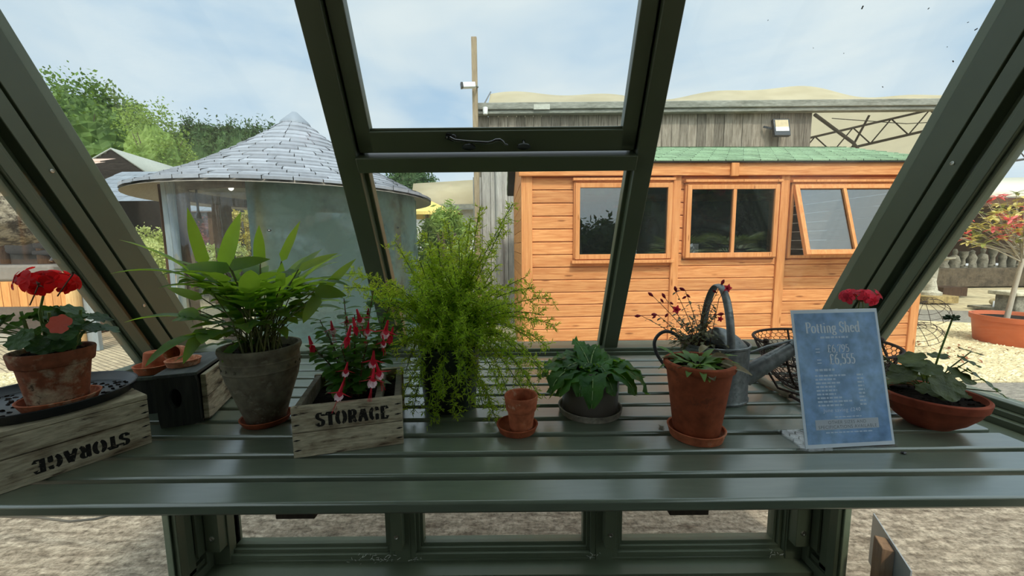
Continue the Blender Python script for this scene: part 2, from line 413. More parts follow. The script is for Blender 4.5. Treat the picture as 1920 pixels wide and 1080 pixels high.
struct('ground.005', mbg, MATS['gravel'], label='cream gravel bed beside the cedar shed')
struct('ground.006', MB().box(3.6, 9.0, 3.15, 3.55, -0.06, 0.001), MATS['road'], label='grey rough strip between concrete and gravel')
mbr = MB(); mbr.prism([(3.6, 7.6), (5.6, 7.0), (9.5, 5.6), (14, 5.0), (14, 6.4), (9.5, 7.2), (5.8, 8.3), (3.6, 8.9)], lambda u, v, t_: V((u, v, t_)), -0.06, 0.001)
struct('ground.007', mbr, MATS['road'], label='shaded grey road edge behind the gravel bed')
# loose stones on the gravel
def stones():
    rnd = random.Random(3); mb = MB()
    def oct_(c, r):
        vs = [c + V((rnd.uniform(-.2, .2) * r + x * r * rnd.uniform(.7, 1.2), y * r * rnd.uniform(.7, 1.2), z * r * 0.7)) for x, y, z in ((1, 0, 0), (0, 1, 0), (-1, 0, 0), (0, -1, 0), (0, 0, 1))]
        mb.add(vs, [(0, 1, 4), (1, 2, 4), (2, 3, 4), (3, 0, 4)])
    for i in range(5200):
        y = 3.6 + 3.6 * rnd.random() ** 1.6; x = rnd.uniform(3.7, 8.8)
        if y > 7.4 - (x - 3.6) * 0.32: continue
        oct_(V((x, y, 0.002)), rnd.uniform(0.012, 0.03))
    for i in range(2600):
        oct_(V((rnd.uniform(-6, -1.2), rnd.uniform(3.2, 4.1), 0.0)), rnd.uniform(0.012, 0.028))
    o = mb.build('gravel', MATS['pebble'], None, smooth=False)
    tag(o, 'loose cream gravel stones strewn beside the cedar shed', 'gravel', None, 'stuff')
stones()
# fallen leaves on the gravel bed
def fallen():
    rnd = random.Random(9); mb = MB()
    for c, n, sp in (((5.15, 4.35), 26, 0.22), ((4.7, 5.0), 14, 0.3), ((5.6, 4.6), 20, 0.3)):
        for i in range(n):
            x = c[0] + rnd.gauss(0, sp); y = c[1] + rnd.gauss(0, sp * 0.6)
            a = rnd.uniform(0, 6.28)
            mb.leaf((x, y, 0.03), (cos(a), sin(a), rnd.uniform(-.1, .4)), (0, 0, 1), rnd.uniform(.04, .08), rnd.uniform(.01, .016), droop=0.8, seg=3)
    o = mb.build('fallen_leaves', m_leaf('dead_leaves', rgb(120, 70, 48), rgb(150, 98, 60), 0.15), None)
    tag(o, 'brown fallen leaves scattered on the cream gravel', 'leaves', None, 'stuff')
fallen()

# ================================================================== THE GREENHOUSE (the room)
TH = radians(62.0)
SD = V((0, -cos(TH), sin(TH))); ND = V((0, sin(TH), cos(TH))); SO = V((0, 1.47, 0.945))
def sl(x, s, d): return SO + V((x, 0, 0)) + SD * s + ND * d
SLM = Matrix((V((1, 0, 0)), ND, SD)).transposed().to_4x4(); SLM.translation = SO   # local x, d, s
def sbox(mb, x0, x1, s0, s1, d0, d1): return mb.box(x0, x1, d0, d1, s0, s1, SLM)
XL, XR, STOP = -1.255, 1.20, 1.50
ML, MR = (-0.497, -0.437), (0.358, 0.410)
# floor, rear wall, roof
struct('floor', MB().box(XL - 0.06, XR + 0.06, -1.5, 1.46, -0.05, 0.012), m_wood('floor_boards', rgb(70, 62, 52), rgb(92, 82, 68), 'X'), label='greenhouse floor')
mb = MB()
for i in range(14):
    mb.box(XL - 0.06, XR + 0.06, -1.56, -1.5, 0.0 + i * 0.15, 0.146 + i * 0.15)
struct('wall_back', mb, m_wood('back_boards', rgb(84, 88, 76), rgb(104, 108, 92), 'X'), label='boarded back wall of the greenhouse')
mb = MB(); p0 = sl(0, STOP, 0)
mb.add([(XL - .12, p0.y, p0.z), (XR + .12, p0.y, p0.z), (XR + .12, -1.65, 2.06), (XL - .12, -1.65, 2.06), (XL - .12, p0.y, p0.z + .05), (XR + .12, p0.y, p0.z + .05), (XR + .12, -1.65, 2.11), (XL - .12, -1.65, 2.11)],
       [(0, 3, 2, 1), (4, 5, 6, 7), (0, 1, 5, 4), (1, 2, 6, 5), (2, 3, 7, 6), (3, 0, 4, 7)])
struct('ceiling', mb, m_wood('ceiling_boards', rgb(104, 106, 92), rgb(124, 126, 110), 'X'), label='boarded rear roof slope of the greenhouse')
for side, X, sg in (('left', XL, -1), ('right', XR, 1)):
    mb = MB()
    for i in range(6):
        zt = 0.15 * i
        mb.box(min(X, X + sg * .05), max(X, X + sg * .05), -1.5, 0.28, zt, zt + .147)
    struct('wall_' + side, mb, m_wood('end_boards_' + side, rgb(84, 92, 76), rgb(100, 108, 90), 'Y'), label='low boarded rear part of the %s end wall' % side)
# mullions
def mullion(name, xs, label):
    mb = MB(); sbox(mb, xs[0], xs[1], -0.02, STOP, 0.0, 0.07)
    sbox(mb, xs[0] - 0.012, xs[1] + 0.012, -0.02, STOP, 0.035, 0.07)
    struct(name, mb, GREEN, label=label, bevel=0.003)
mullion('trim_1', ML, 'dark green sloping glazing bar left of the opening window')
mullion('trim_2', MR, 'dark green sloping glazing bar right of the opening window')
mb = MB(); sbox(mb, ML[1], MR[0], 0.702, 0.745, -0.012, 0.055)
struct('trim_3', mb, GREEN, label='green transom below the opening window', bevel=0.003)
# sill behind the bench
mb = MB().box(XL, XR, 1.452, 1.60, 0.892, 0.938); mb.box(XL, XR, 1.462, 1.58, 0.938, 0.95)
struct('trim_4', mb, GREEN, label='green sill along the back of the potting bench', bevel=0.003)
# head at the ridge
mb = MB(); sbox(mb, XL, XR, STOP - 0.06, STOP, 0.0, 0.08)
struct('trim_5', mb, GREEN, label='green ridge rail above the sloping glass')
# corner rafters: stepped frames of the end walls
def corner(name, X, sg, label):
    mb = MB()
    def b(xin, d0, d1, th=0.05):
        a, c = X + sg * xin, X + sg * (xin + th)
        sbox(mb, min(a, c), max(a, c), -0.10, STOP, d0, d1)
    b(0.0, -0.034, 0.07)            # front-slope member
    b(0.012, -0.040, -0.034)         # shadow gap
    b(0.002, -0.082, -0.040)         # batten with screws
    b(0.034, -0.108, -0.082)         # groove
    b(0.012, -0.124, -0.108)
    b(0.002, -0.150, -0.124)
    b(0.014, -0.158, -0.150, 0.03)
    o = struct(name, mb, GREEN, label=label, bevel=0.002)
    ms = MB()
    for s in (0.27, 0.73, 1.05):
        c = sl(X + sg * 0.002, s, -0.052 if sg < 0 else -0.060)
        M = Matrix.Translation(c) @ Matrix.Rotation(-sg * pi / 2, 4, 'Y')
        ms.lathe([(0, 0.0012), (0.0028, 0.0012), (0.0036, 0.0022), (0.0052, 0.0018), (0.0056, -0.001)], 14, M)
    ms.build('screw', SCREW, o)
corner('trim_6', XL, -1, 'broad stepped green rafter at the left end')
corner('trim_7', XR, 1, 'broad stepped green rafter at the right end')
# sloping panes
def pane(name, x0, x1, s0, s1, d, label):
    mb = MB(); sbox(mb, x0, x1, s0, s1, d, d + 0.003)
    return struct(name, mb, GLASS, label=label, smooth=False)
pane('window_1', XL - 0.0, ML[0], 0.0, STOP, 0.04, 'left sloping glass pane')
pane('window_2', ML[1], MR[0], 0.0, 0.71, 0.04, 'lower middle sloping glass pane')
pane('window_4', MR[1], XR, 0.0, STOP, 0.04, 'right sloping glass pane')
# dirt specks stuck on the right pane
ms = MB(); rs = random.Random(4)
for px, py, r in ((1617, 14, .0035), (1830, 55, .003), (1787, 115, .0025), (1741, 16, .0018), (1815, 42, .0016), (1655, 163, .0018), (1525, 90, .001), (1582, 100, .001), (1776, 88, .001), (1440, 38, .0012), (1810, 250, .001)):
    d = ray(px, py); c0 = V((0, 0, CAM_H)); t_ = (SO + ND * 0.0385 - c0).dot(ND) / d.dot(ND); p = c0 + d * t_
    a = rs.uniform(0, 6.28)
    M = Matrix.Translation(p)
    ms.bar(p - SD * r * sin(a) - V((r * cos(a), 0, 0)), p + SD * r * sin(a) + V((r * cos(a), 0, 0)), r * 0.8, 0.0012, ND)
tag(ms.build('dirt_speck', BLACKIRON, None), 'tiny dark dirt specks stuck to the upper right pane', 'dirt', None, 'stuff')
# opening sash
root = None
mb = MB()
x0, x1, s0, s1 = ML[1] + 0.006, MR[0] - 0.006, 0.752, STOP - 0.06
sbox(mb, x0, x1, s0, s0 + 0.058, 0.012, 0.045)
sbox(mb, x0, x0 + 0.042, s0, s1, 0.012, 0.045); sbox(mb, x1 - 0.042, x1, s0, s1, 0.012, 0.045)
sbox(mb, x0 + 0.04, x1 - 0.04, s0 + 0.056, s0 + 0.064, 0.02, 0.03)
w3 = struct('window_3', mb, GREEN, label='opening top window sash', bevel=0.003)
mb = MB(); sbox(mb, x0 + 0.04, x1 - 0.04, s0 + 0.05, s1, 0.03, 0.033); mb.build('pane', GLASS, w3, smooth=False)
# casement stay lying on the sash, two pegs on the transom
def spt(px, py, d):
    dr = ray(px, py); c0 = V((0, 0, CAM_H)); t_ = (SO + ND * d - c0).dot(ND) / dr.dot(ND); return c0 + dr * t_
ms = MB()
pts = [spt(843, 258, -0.003), spt(853, 263, -0.006), spt(880, 266, -0.010), spt(915, 268, -0.012), spt(924, 266, -0.012), spt(930, 263, -0.012), spt(937, 263, -0.012), spt(943, 266, -0.012), spt(946, 271, -0.012), spt(950, 271, -0.012), spt(952, 272, -0.012)]
ms.tube(pts, [0.004, 0.004, 0.0042, 0.0046, 0.005, 0.005, 0.0052, 0.0048, 0.004, 0.003, 0.002], 10)
st = ms.build('stay_bar', m_plain('polished_iron', rgb(120, 120, 122), rough=0.22, metal=0.9, var=0.1), w3)
mm = MB()
for px in (842, 850): mm.blob(spt(px, 257, 0.006), (0.010, 0.006, 0.008), 10, 6)
mm.bar(spt(836, 254, 0.008), spt(852, 260, 0.006), 0.016, 0.008, ND); mm.build('hinge_plate', BLACKIRON, w3)
for i, (px, py) in enumerate(((879, 275), (982, 274))):
    c = spt(px, py, -0.008); q = MB()
    M = Matrix.Translation(c) @ Matrix.Rotation(radians(-28), 4, 'X')
    q.lathe([(0, -0.003), (0.019, -0.003), (0.019, 0.0), (0.012, 0.003), (0.005, 0.004), (0.0042, 0.02), (0.0038, 0.021), (0, 0.021)], 20, M @ Matrix.Diagonal((1, 0.6, 1, 1)))
    q.build('peg', BLACKIRON, w3)
# glazed end walls
def endwall(nm, X, sg, lab):
    a, b = (X, X + sg * 0.004); xx = sorted((a + sg * 0.02, b + sg * 0.02))
    mb = MB()
    poly = [(-1.5, 0.96), (1.40, 0.96), (sl(0, STOP, -.15).y, sl(0, STOP, -.15).z), (0.32, 2.2), (-1.5, 2.08)]
    mb.prism(poly, lambda u, v, t_: V((t_, u, v)), xx[0], xx[1])
    w = struct(nm[0], mb, GLASS, label='upper glass of the %s end wall' % lab, smooth=False)
    mb = MB().box(xx[0], xx[1], 0.32, 1.40, 0.06, 0.90)
    struct(nm[1], mb, GLASS, label='lower glass of the %s end wall' % lab, smooth=False)
    mb = MB()
    def B(x0, x1, y0, y1, z0, z1):
        p, q = sorted((X + sg * x0, X + sg * x1)); mb.box(p, q, y0, y1, z0, z1)
    B(-0.03, 0.05, 0.30, 1.45, 0.895, 0.925)                 # end sill, stepped
    B(-0.012, 0.05, 0.30, 1.45, 0.925, 0.940)
    B(0.004, 0.05, 0.30, 1.45, 0.940, 0.958)
    B(0.0, 0.05, 0.30, 1.45, 0.012, 0.07); B(0.012, 0.05, 0.30, 1.45, 0.07, 0.09)
    B(0.0, 0.05, 0.28, 0.33, 0.012, 2.2); B(0.0, 0.05, -.65, -.60, 0.9, 2.15); B(0, .05, -1.5, -1.44, .9, 2.1); B(0, .05, -1.5, .3, .9, .96)
    struct(nm[2], mb, GREEN, label='green sill and rails of the %s end wall' % lab, bevel=0.002)
endwall(('window_5', 'window_6', 'trim_8'), XL, -1, 'left')
endwall(('window_7', 'window_8', 'trim_9'), XR, 1, 'right')
# corner posts of the low wall (stepped, in the end-wall plane)
def lowpost(name, X, sg, label):
    mb = MB()
    def B(x0, x1, y0, y1, z0=0.012, z1=0.90):
        p, q = sorted((X + sg * x0, X + sg * x1)); mb.box(p, q, y0, y1, z0, z1)
    B(0.002, 0.05, 1.44, 1.50); B(0.03, 0.05, 1.40, 1.44); B(0.012, 0.05, 1.36, 1.40); B(0.004, 0.05, 1.325, 1.36); B(0.02, 0.045, 1.315, 1.325)
    B(-0.068, 0.0, 1.472, 1.54)
    o = struct(name, mb, GREEN, label=label, bevel=0.002)
    m2 = MB(); p, q = sorted((X - sg * 0.062, X - sg * 0.006)); m2.box(p, q, 1.43, 1.475, 0.125, 0.90)
    p, q = sorted((X - sg * 0.0, X + sg * 0.012)); m2.box(p, q, 1.40, 1.475, 0.125, 0.90)
    bt = m2.build('batten', GREEN, o, bevel=0.002)
    M = Matrix.Translation((X - sg * 0.034, 1.43, 0.185)) @ Matrix.Rotation(pi / 2, 4, 'X')
    MB().lathe([(0, 0.0014), (0.004, 0.0014), (0.006, 0.003), (0.0105, 0.002), (0.011, -0.001)], 16, M).build('screw', SCREW, bt)
lowpost('trim_10', XL, -1, 'green corner post of the low wall at the left')
lowpost('trim_11', XR, 1, 'green corner post of the low wall at the right')
def midpost(name, x0, x1, bx0, bx1, label):
    mb = MB().box(x0, x1, 1.475, 1.54, 0.012, 0.90)
    o = struct(name, mb, GREEN, label=label, bevel=0.002)
    bt = MB().box(bx0, bx1, 1.43, 1.477, 0.125, 0.90).build('batten', GREEN, o, bevel=0.002)
    M = Matrix.Translation(((bx0 + bx1) / 2, 1.43, 0.185)) @ Matrix.Rotation(pi / 2, 4, 'X')
    MB().lathe([(0, 0.0014), (0.004, 0.0014), (0.006, 0.003), (0.0095, 0.002), (0.010, -0.001)], 16, M).build('screw', SCREW, bt)
midpost('trim_12', -0.50, -0.435, -0.498, -0.455, 'green post of the low wall left of the middle pane')
midpost('trim_13', 0.34, 0.41, 0.366, 0.412, 'green post of the low wall right of the middle pane')
mb = MB().box(XL, XR, 1.478, 1.56, 0.012, 0.045); mb.box(XL, XR, 1.405, 1.478, 0.012, 0.036)
struct('baseboard_front', mb, GREEN, label='green bottom rail of the low front wall', bevel=0.002)
def lowwin(name, x0, x1, label):
    mb = MB()
    # casement frame in three steps towards the glass
    for k, (w, y0, y1) in enumerate(((0.022, 1.478, 1.55), (0.036, 1.495, 1.55), (0.048, 1.51, 1.55))):
        z0, z1 = 0.046, 0.89
        mb.box(x0, x0 + w, y0, y1, z0, z1); mb.box(x1 - w, x1, y0, y1, z0, z1)
        mb.box(x0 + w, x1 - w, y0, y1, z0, z0 + w); mb.box(x0 + w, x1 - w, y0, y1, z1 - w, z1)
    w = struct(name, mb, GREEN, label=label, bevel=0.0015)
    MB().box(x0 + 0.04, x1 - 0.04, 1.525, 1.529, 0.09, 0.85).build('pane', GLASS, w, smooth=False)
lowwin('window_9', XL + 0.02, -0.50, 'low left window under the bench')
lowwin('window_10', -0.435, 0.34, 'low middle window under the bench')
lowwin('window_11', 0.41, XR - 0.05, 'low right window under the bench')
# flakes of cobweb and paint in the corners of the low windows
mb = MB(); rs = random.Random(12)
for cx, cz in ((-0.515, 0.06), (-0.56, 0.05), (-0.6, 0.06), (-0.42, 0.05), (0.33, 0.06), (1.09, 0.065), (-0.66, 0.05)):
    for i in range(9):
        a = V((cx + rs.uniform(-.03, .03), 1.474 + rs.uniform(-.01, 0), cz + rs.uniform(-.012, .02)))
        mb.tube([a, a + V((rs.uniform(-.015, .015), -.002, rs.uniform(-.012, .012)))], 0.0009, 4)
tag(mb.build('cobweb', m_plain('cobweb', rgb(190, 190, 180), rough=0.9), None), 'pale cobweb scraps along the low window frames', 'cobweb', None, 'stuff')

# ================================================================== BENCH
TZ = 0.93
b = thing('potting_bench', 'long green slatted potting bench along the sloping window', 'bench', (0, 1.0, 0))
for k in range(11):
    y = 0.591 + 0.0775 * k - 1.0
    MB().box(-1.215, 1.075, y, y + 0.063, TZ - 0.021, TZ).build('slat', BENCH, b, bevel=0.0045)
for xa in (-0.412, 0.268):
    MB().box(xa, xa + 0.068, -0.385, 0.46, TZ - 0.046, TZ - 0.0215).build('bearer', DARKWOOD, b, bevel=0.002)
MB().box(XL + 0.004, XL + 0.034, -0.5, 0.45, 0.86, TZ - 0.0215).build('ledger', GREEN, b)
MB().box(1.08, XR - 0.034, -0.5, 0.45, 0.86, TZ - 0.0215).build('ledger', GREEN, b)

# ================================================================== CRATES
def crate_mat_boards(root, L, Dp, H, boards_z, text=None, inv=False, top_boards=0, open_top=True, wall=0.012, name_front='front_board'):
    """slatted wooden box in its own frame: x along the front, y depth, z up, front at y = 0"""
    n = len(boards_z)
    for i, (z0, z1) in enumerate(boards_z):
        MB().box(0, L, 0, wall, z0, z1).build(name_front, WHITEWASH, root, bevel=0.0015)
        MB().box(0, L, Dp - wall, Dp, z0, z1).build('rear_board', WHITEWASH, root, bevel=0.0015)
    for x0 in (0.004, L - 0.004 - wall):
        MB().box(x0, x0 + wall, wall + 0.0005, Dp - wall - 0.0005, 0.002, H - 0.001).build('end_panel', CRATE_IN, root, bevel=0.0015)
    # nail stains near the ends of the front boards
    rs = random.Random(int(L * 1000) + n)
    for (z0, z1) in boards_z:
        for x in (0.008, L - 0.008):
            for f in (0.3, 0.72):
                c = V((x + rs.uniform(-.002, .002), -0.0003, z0 + (z1 - z0) * f))
                MB().tube([c + V((-0.006, 0, 0.0)), c + V((0.0, 0, 0.0005)), c + V((0.007, 0, 0.001))], [0.0004, 0.0018, 0.0004], 6).build('nail_stain', STENCIL, root)

# ---- lettering by broad-nib strokes
def arc(cx, cy, rx, ry, a0, a1, n=12):
    return [(cx + rx * cos(radians(a0 + (a1 - a0) * i / n)), cy + ry * sin(radians(a0 + (a1 - a0) * i / n))) for i in range(n + 1)]
GL = {  # advance width, strokes
 'P': (.62, [[(.14, 0), (.14, 1)], [(.02, 0), (.28, 0)], [(.02, 1), (.14, 1)], [(.14, 1)] + arc(.34, .755, .24, .245, 90, -90) + [(.14, .51)]]),
 'o': (.56, [arc(.27, .32, .22, .32, 0, 360, 20)]),
 't': (.36, [[(.16, .84), (.16, .14)] + arc(.26, .14, .10, .14, 180, 300, 6), [(.02, .62), (.32, .62)]]),
 'i': (.30, [[(.15, 0), (.15, .63)], [(.03, 0), (.27, 0)], [(.04, .63), (.15, .63)], [(.15, .84), (.15, .93)]]),
 'n': (.62, [[(.14, 0), (.14, .63)], [(.02, 0), (.25, 0)], [(.03, .63), (.14, .63)], [(.14, .48)] + arc(.30, .46, .16, .18, 150, 0, 8) + [(.46, 0)], [(.35, 0), (.58, 0)]]),
 'g': (.54, [arc(.25, .42, .17, .21, 0, 360, 16), [(.36, .58), (.50, .63)], [(.16, .24), (.12, .14), (.2, .08), (.36, .06)] + arc(.26, -.1, .21, .13, 60, -250, 14)]),
 'S': (.56, [[(.46, .78), (.47, .93)], arc(.27, .76, .20, .25, 55, 200, 9) + [(.14, .58), (.40, .42)] + arc(.26, .25, .21, .26, 25, -150, 9), [(.06, .26), (.05, .05)]]),
 'h': (.62, [[(.14, 0), (.14, 1.04)], [(.02, 0), (.25, 0)], [(.03, 1.04), (.14, 1.04)], [(.14, .48)] + arc(.30, .46, .16, .18, 150, 0, 8) + [(.46, 0)], [(.35, 0), (.58, 0)]]),
 'e': (.52, [[(.08, .36), (.44, .36)] + arc(.26, .33, .19, .32, 8, 320, 16)]),
 'd': (.62, [arc(.26, .32, .20, .32, 40, 320, 14), [(.46, 0), (.46, 1.04)], [(.36, 1.04), (.46, 1.04)], [(.46, 0), (.58, 0)]]),
 '6': (.54, [arc(.27, .30, .21, .30, 0, 360, 18), [(.06, .34), (.10, .66), (.24, .90), (.42, 1.0)]]),
 '7': (.50, [[(.06, .82), (.06, 1.0), (.46, 1.0), (.26, .45), (.20, 0)]]),
 '9': (.54, [arc(.26, .69, .20, .30, 0, 360, 18), [(.46, .66), (.42, .34), (.28, .1), (.10, 0)]]),
 '5': (.52, [[(.44, 1.0), (.14, 1.0), (.12, .56)] + arc(.25, .32, .21, .30, 110, -140, 14)]),
 ',': (.24, [[(.12, .06), (.12, -.02), (.05, -.14)]]),
 '\u00a3': (.60, [arc(.34, .78, .16, .22, 10, 190, 9) + [(.20, .40), (.16, .12), (.06, .02)], [(.06, .50), (.38, .50)], [(.05, .03), (.2, .09), (.38, .0), (.52, .10)]]),
 ' ': (.30, []),
 'E': (.62, [[(.16, 0), (.16, 1)], [(.02, 0), (.52, 0), (.54, .22)], [(.02, 1), (.50, 1), (.52, .80)], [(.22, .52), (.38, .52)]]),
 'T': (.62, [[(.30, 0), (.30, 1)], [(.15, 0), (.45, 0)], [(.04, .78), (.06, 1), (.54, 1), (.56, .78)]]),
 'O': (.70, [arc(.30, .5, .25, .5, 100, 260, 12), arc(.38, .5, .25, .5, -80, 80, 12)]),
 'R': (.68, [[(.16, 0), (.16, 1)], [(.04, 0), (.28, 0)], [(.04, 1), (.2, 1)], [(.26, 1.0)] + arc(.34, .76, .20, .24, 90, -90, 9) + [(.26, .52)], [(.40, .48), (.50, .10), (.62, .0)]]),
 'A': (.70, [[(.05, 0), (.32, 1)], [(.36, .98), (.58, 0)], [(.0, 0), (.17, 0)], [(.44, 0), (.70, 0)], [(.2, .34), (.40, .34)]]),
 'G': (.68, [arc(.36, .5, .28, .5, 110, 250, 12), [(.42, 1.0), (.56, .94), (.58, .74)], [(.44, .0), (.56, .04), (.56, .40)], [(.44, .42), (.66, .42)]]),
}
def lettering(text, fmap, h, x0, y0, thick, thin, mb, t0=0.0, t1=0.0006, space=0.06, stretch=1.0):
    """fmap(u, v, t) -> 3d; draws text with cap height h from (x0, y0); returns the width"""
    x = x0
    for ch in text:
        adv, st = GL[ch]
        for s in st:
            pts = [(x + p[0] * h * stretch, y0 + p[1] * h) for p in s]
            m = len(pts); L, R = [], []
            for i, p in enumerate(pts):
                a = pts[max(i - 1, 0)]; c = pts[min(i + 1, m - 1)]
                dx, dy = c[0] - a[0], c[1] - a[1]; l = hypot(dx, dy) or 1e-6; dx /= l; dy /= l
                w = (thin + (thick - thin) * abs(dy) ** 1.3) * h / 2
                L.append((p[0] - dy * w, p[1] + dx * w)); R.append((p[0] + dy * w, p[1] - dx * w))
            n = len(mb.v)
            for (a, c) in zip(L, R):
                mb.v += [tuple(fmap(a[0], a[1], t1)), tuple(fmap(c[0], c[1], t1)), tuple(fmap(a[0], a[1], t0)), tuple(fmap(c[0], c[1], t0))]
            for i in range(m - 1):
                q = n + i * 4
                mb.f += [(q, q + 1, q + 5, q + 4), (q, q + 4, q + 6, q + 2), (q + 1, q + 3, q + 7, q + 5)]
        x += (adv + space) * h * stretch
    return x - x0

# large crate at the left, upside down, stencil inverted
ca = thing('storage_crate', 'whitewashed storage crate turned upside down under the black tray', 'crate', (-0.898, 0.604, TZ), atan2(0.190, 0.109))
crate_mat_boards(ca, 0.222, 0.215, 0.108, [(0.0, 0.058), (0.0595, 0.098)])
for i in range(3):
    MB().box(-0.001, 0.223, 0.002 + i * 0.072, 0.066 + i * 0.072, 0.0985, 0.1085).build('bottom_board', WHITEWASH, ca, bevel=0.0015)
m = MB()
lettering('STORAGE', lambda u, v, t: V((0.186 - u, -t, 0.040 - v)), 0.0235, 0, 0, 0.30, 0.10, m, space=0.14)
m.build('stencil_lettering', STENCIL, ca, smooth=False)

# planter crate
px0, px1 = V((-0.440, 0.727, 0)), V((-0.235, 0.782, 0))
cb = thing('planter_crate', 'whitewashed storage crate lettered upright, holding the fuchsia', 'crate', (px0.x, px0.y, TZ), atan2(px1.y - px0.y, px1.x - px0.x))
crate_mat_boards(cb, 0.212, 0.215, 0.105, [(0.0, 0.0505), (0.052, 0.105)])
m = MB(); lettering('STORAGE', lambda u, v, t: V((0.046 + u, -t, 0.0625 + v)), 0.0255, 0, 0, 0.30, 0.10, m, space=0.14)
m.build('stencil_lettering', STENCIL, cb, smooth=False)
MB().box(0.018, 0.196, 0.0135, 0.2015, 0.004, 0.074).build('soil', SOIL, cb)
MB().box(0.156, 0.170, 0.013, 0.202, 0.075, 0.102).build('divider', CRATE_IN, cb, bevel=0.0015)

# dark crate on its side with a hand hole
ang = radians(19)
cd = thing('dark_crate', 'black-ended crate with an oval hand hole, standing beside the patinated pot', 'crate', (-0.832, 0.862, TZ), ang)
Lx, Dy, Hz = 0.082, 0.205, 0.128
def holed(mb, x0, x1, z0, z1, cx, cz, rx, rz, y0, y1, n=28):
    out = []
    for i in range(n):
        a = 2 * pi * i / n; c, s_ = cos(a), sin(a)
        k = min((((x1 - cx) if c > 0 else (cx - x0)) / abs(c)) if abs(c) > 1e-6 else 9, (((z1 - cz) if s_ > 0 else (cz - z0)) / abs(s_)) if abs(s_) > 1e-6 else 9)
        out.append((cx + c * k, cz + s_ * k))
    inn = [(cx + rx * cos(2 * pi * i / n), cz + rz * sin(2 * pi * i / n)) for i in range(n)]
    vs = [V((x, y, z)) for y in (y0, y1) for (x, z) in out] + [V((x, y, z)) for y in (y0, y1) for (x, z) in inn]
    fs = []
    for i in range(n):
        j = (i + 1) % n
        fs += [(i, j, 2 * n + j, 2 * n + i), (n + j, n + i, 3 * n + i, 3 * n + j), (i, n + i, n + j, j), (2 * n + i, 2 * n + j, 3 * n + j, 3 * n + i)]
    mb.add(vs, fs)
m = MB(); holed(m, 0, Lx, 0, Hz - 0.0085, 0.036, 0.068, 0.0125, 0.024, 0, 0.012)
m.build('end_panel', DARKCRATE, cd, ang=30)
m = MB(); m.box(0, Lx, Dy - 0.012, Dy, 0, Hz - 0.0085); m.build('end_panel', DARKCRATE, cd)
MB().box(0.0, Lx, 0.0125, Dy - 0.0125, 0.0, 0.009).build('side_board', DARKCRATE, cd)
MB().box(0.0, 0.009, 0.0125, Dy - 0.0125, 0.0095, Hz - 0.009).build('side_board', DARKCRATE, cd)
MB().box(-0.002, Lx + 0.001, -0.002, Dy, Hz - 0.008, Hz).build('top_board', m_wood('grey_black_wood', rgb(62, 66, 66), rgb(96, 98, 94), 'Y'), cd, bevel=0.0015)
for z0, z1 in ((0.004, 0.060), (0.0615, 0.117)):
    MB().box(Lx + 0.0015, Lx + 0.013, 0.012, Dy, z0, z1).build('white_board', WHITEWASH, cd, bevel=0.0015)
# second dark crate behind
ce = thing('dark_crate', 'low black crate under the saucer with the upturned pot', 'crate', (-0.968, 0.935, TZ), radians(14))
MB().box(0, 0.09, 0, 0.012, 0, 0.088).build('end_panel', DARKCRATE, ce); MB().box(0, 0.09, 0.128, 0.14, 0, 0.088).build('end_panel', DARKCRATE, ce)
MB().box(0, 0.010, 0.0125, 0.1275, 0, 0.088).build('side_board', DARKCRATE, ce); MB().box(0.08, 0.09, 0.0125, 0.1275, 0, 0.088).build('side_board', DARKCRATE, ce)
MB().box(-0.002, 0.092, -0.002, 0.142, 0.0885, 0.098).build('top_board', m_wood('grey_green_wood', rgb(74, 82, 76), rgb(104, 110, 100), 'Y'), ce, bevel=0.0015)

# ================================================================== POTS, SAUCERS, TRAY
def saucer(name, label, x, y, z, R, h=0.02, mat=TERRA, group=None, base=0.82, rx=0, ry=0):
    m = MB(); r0 = R * base; t = 0.0045
    m.lathe([(0, 0), (r0, 0), (r0 + 0.002, 0.001), (R - 0.001, h - 0.003), (R, h - 0.001), (R - 0.002, h), (R - t, h - 0.001), (R - t - 0.001, h - 0.004), (r0 - t + 0.002, t + 0.002), (r0 - t - 0.002, t), (0, t)], 48)
    o = m.build(name, mat, None, loc=(x, y, z)); o.rotation_euler = (rx, ry, 0)
    return tag(o, label, 'saucer', group)
def pot_mesh(R, h, rb, rim_h=0.25, rim_o=0.006, t=0.007, round_rim=False, waist=0.0):
    """flower pot profile: base radius rb, top radius R (outside of the rim)"""
    zr = h * (1 - rim_h); rw = rb + (R - rim_o - rb) * (zr / h)
    p = [(0, 0), (rb - 0.002, 0), (rb, 0.002)]
    for i in range(1, 6):
        f = i / 6; p.append((rb + (rw - rb) * f + waist * sin(pi * f), zr * f))
    p += [(rw, zr - 0.001), (rw + rim_o * 0.8, zr + 0.001), (rw + rim_o, zr + 0.004), (R - 0.0005, h - 0.003), (R - 0.002, h), (R - t + 0.002, h), (R - t, h - 0.002)]
    ri = R - t
    p += [(ri - 0.001, h * 0.8), (rb - t * 0.5 + 0.002, t + 0.003), (rb - t, t), (0, t)]
    return p
def inner_r(R, rb, h, z, t): return (rb - t * 0.5) + (R - t - rb + t * 0.5) * (z / h)
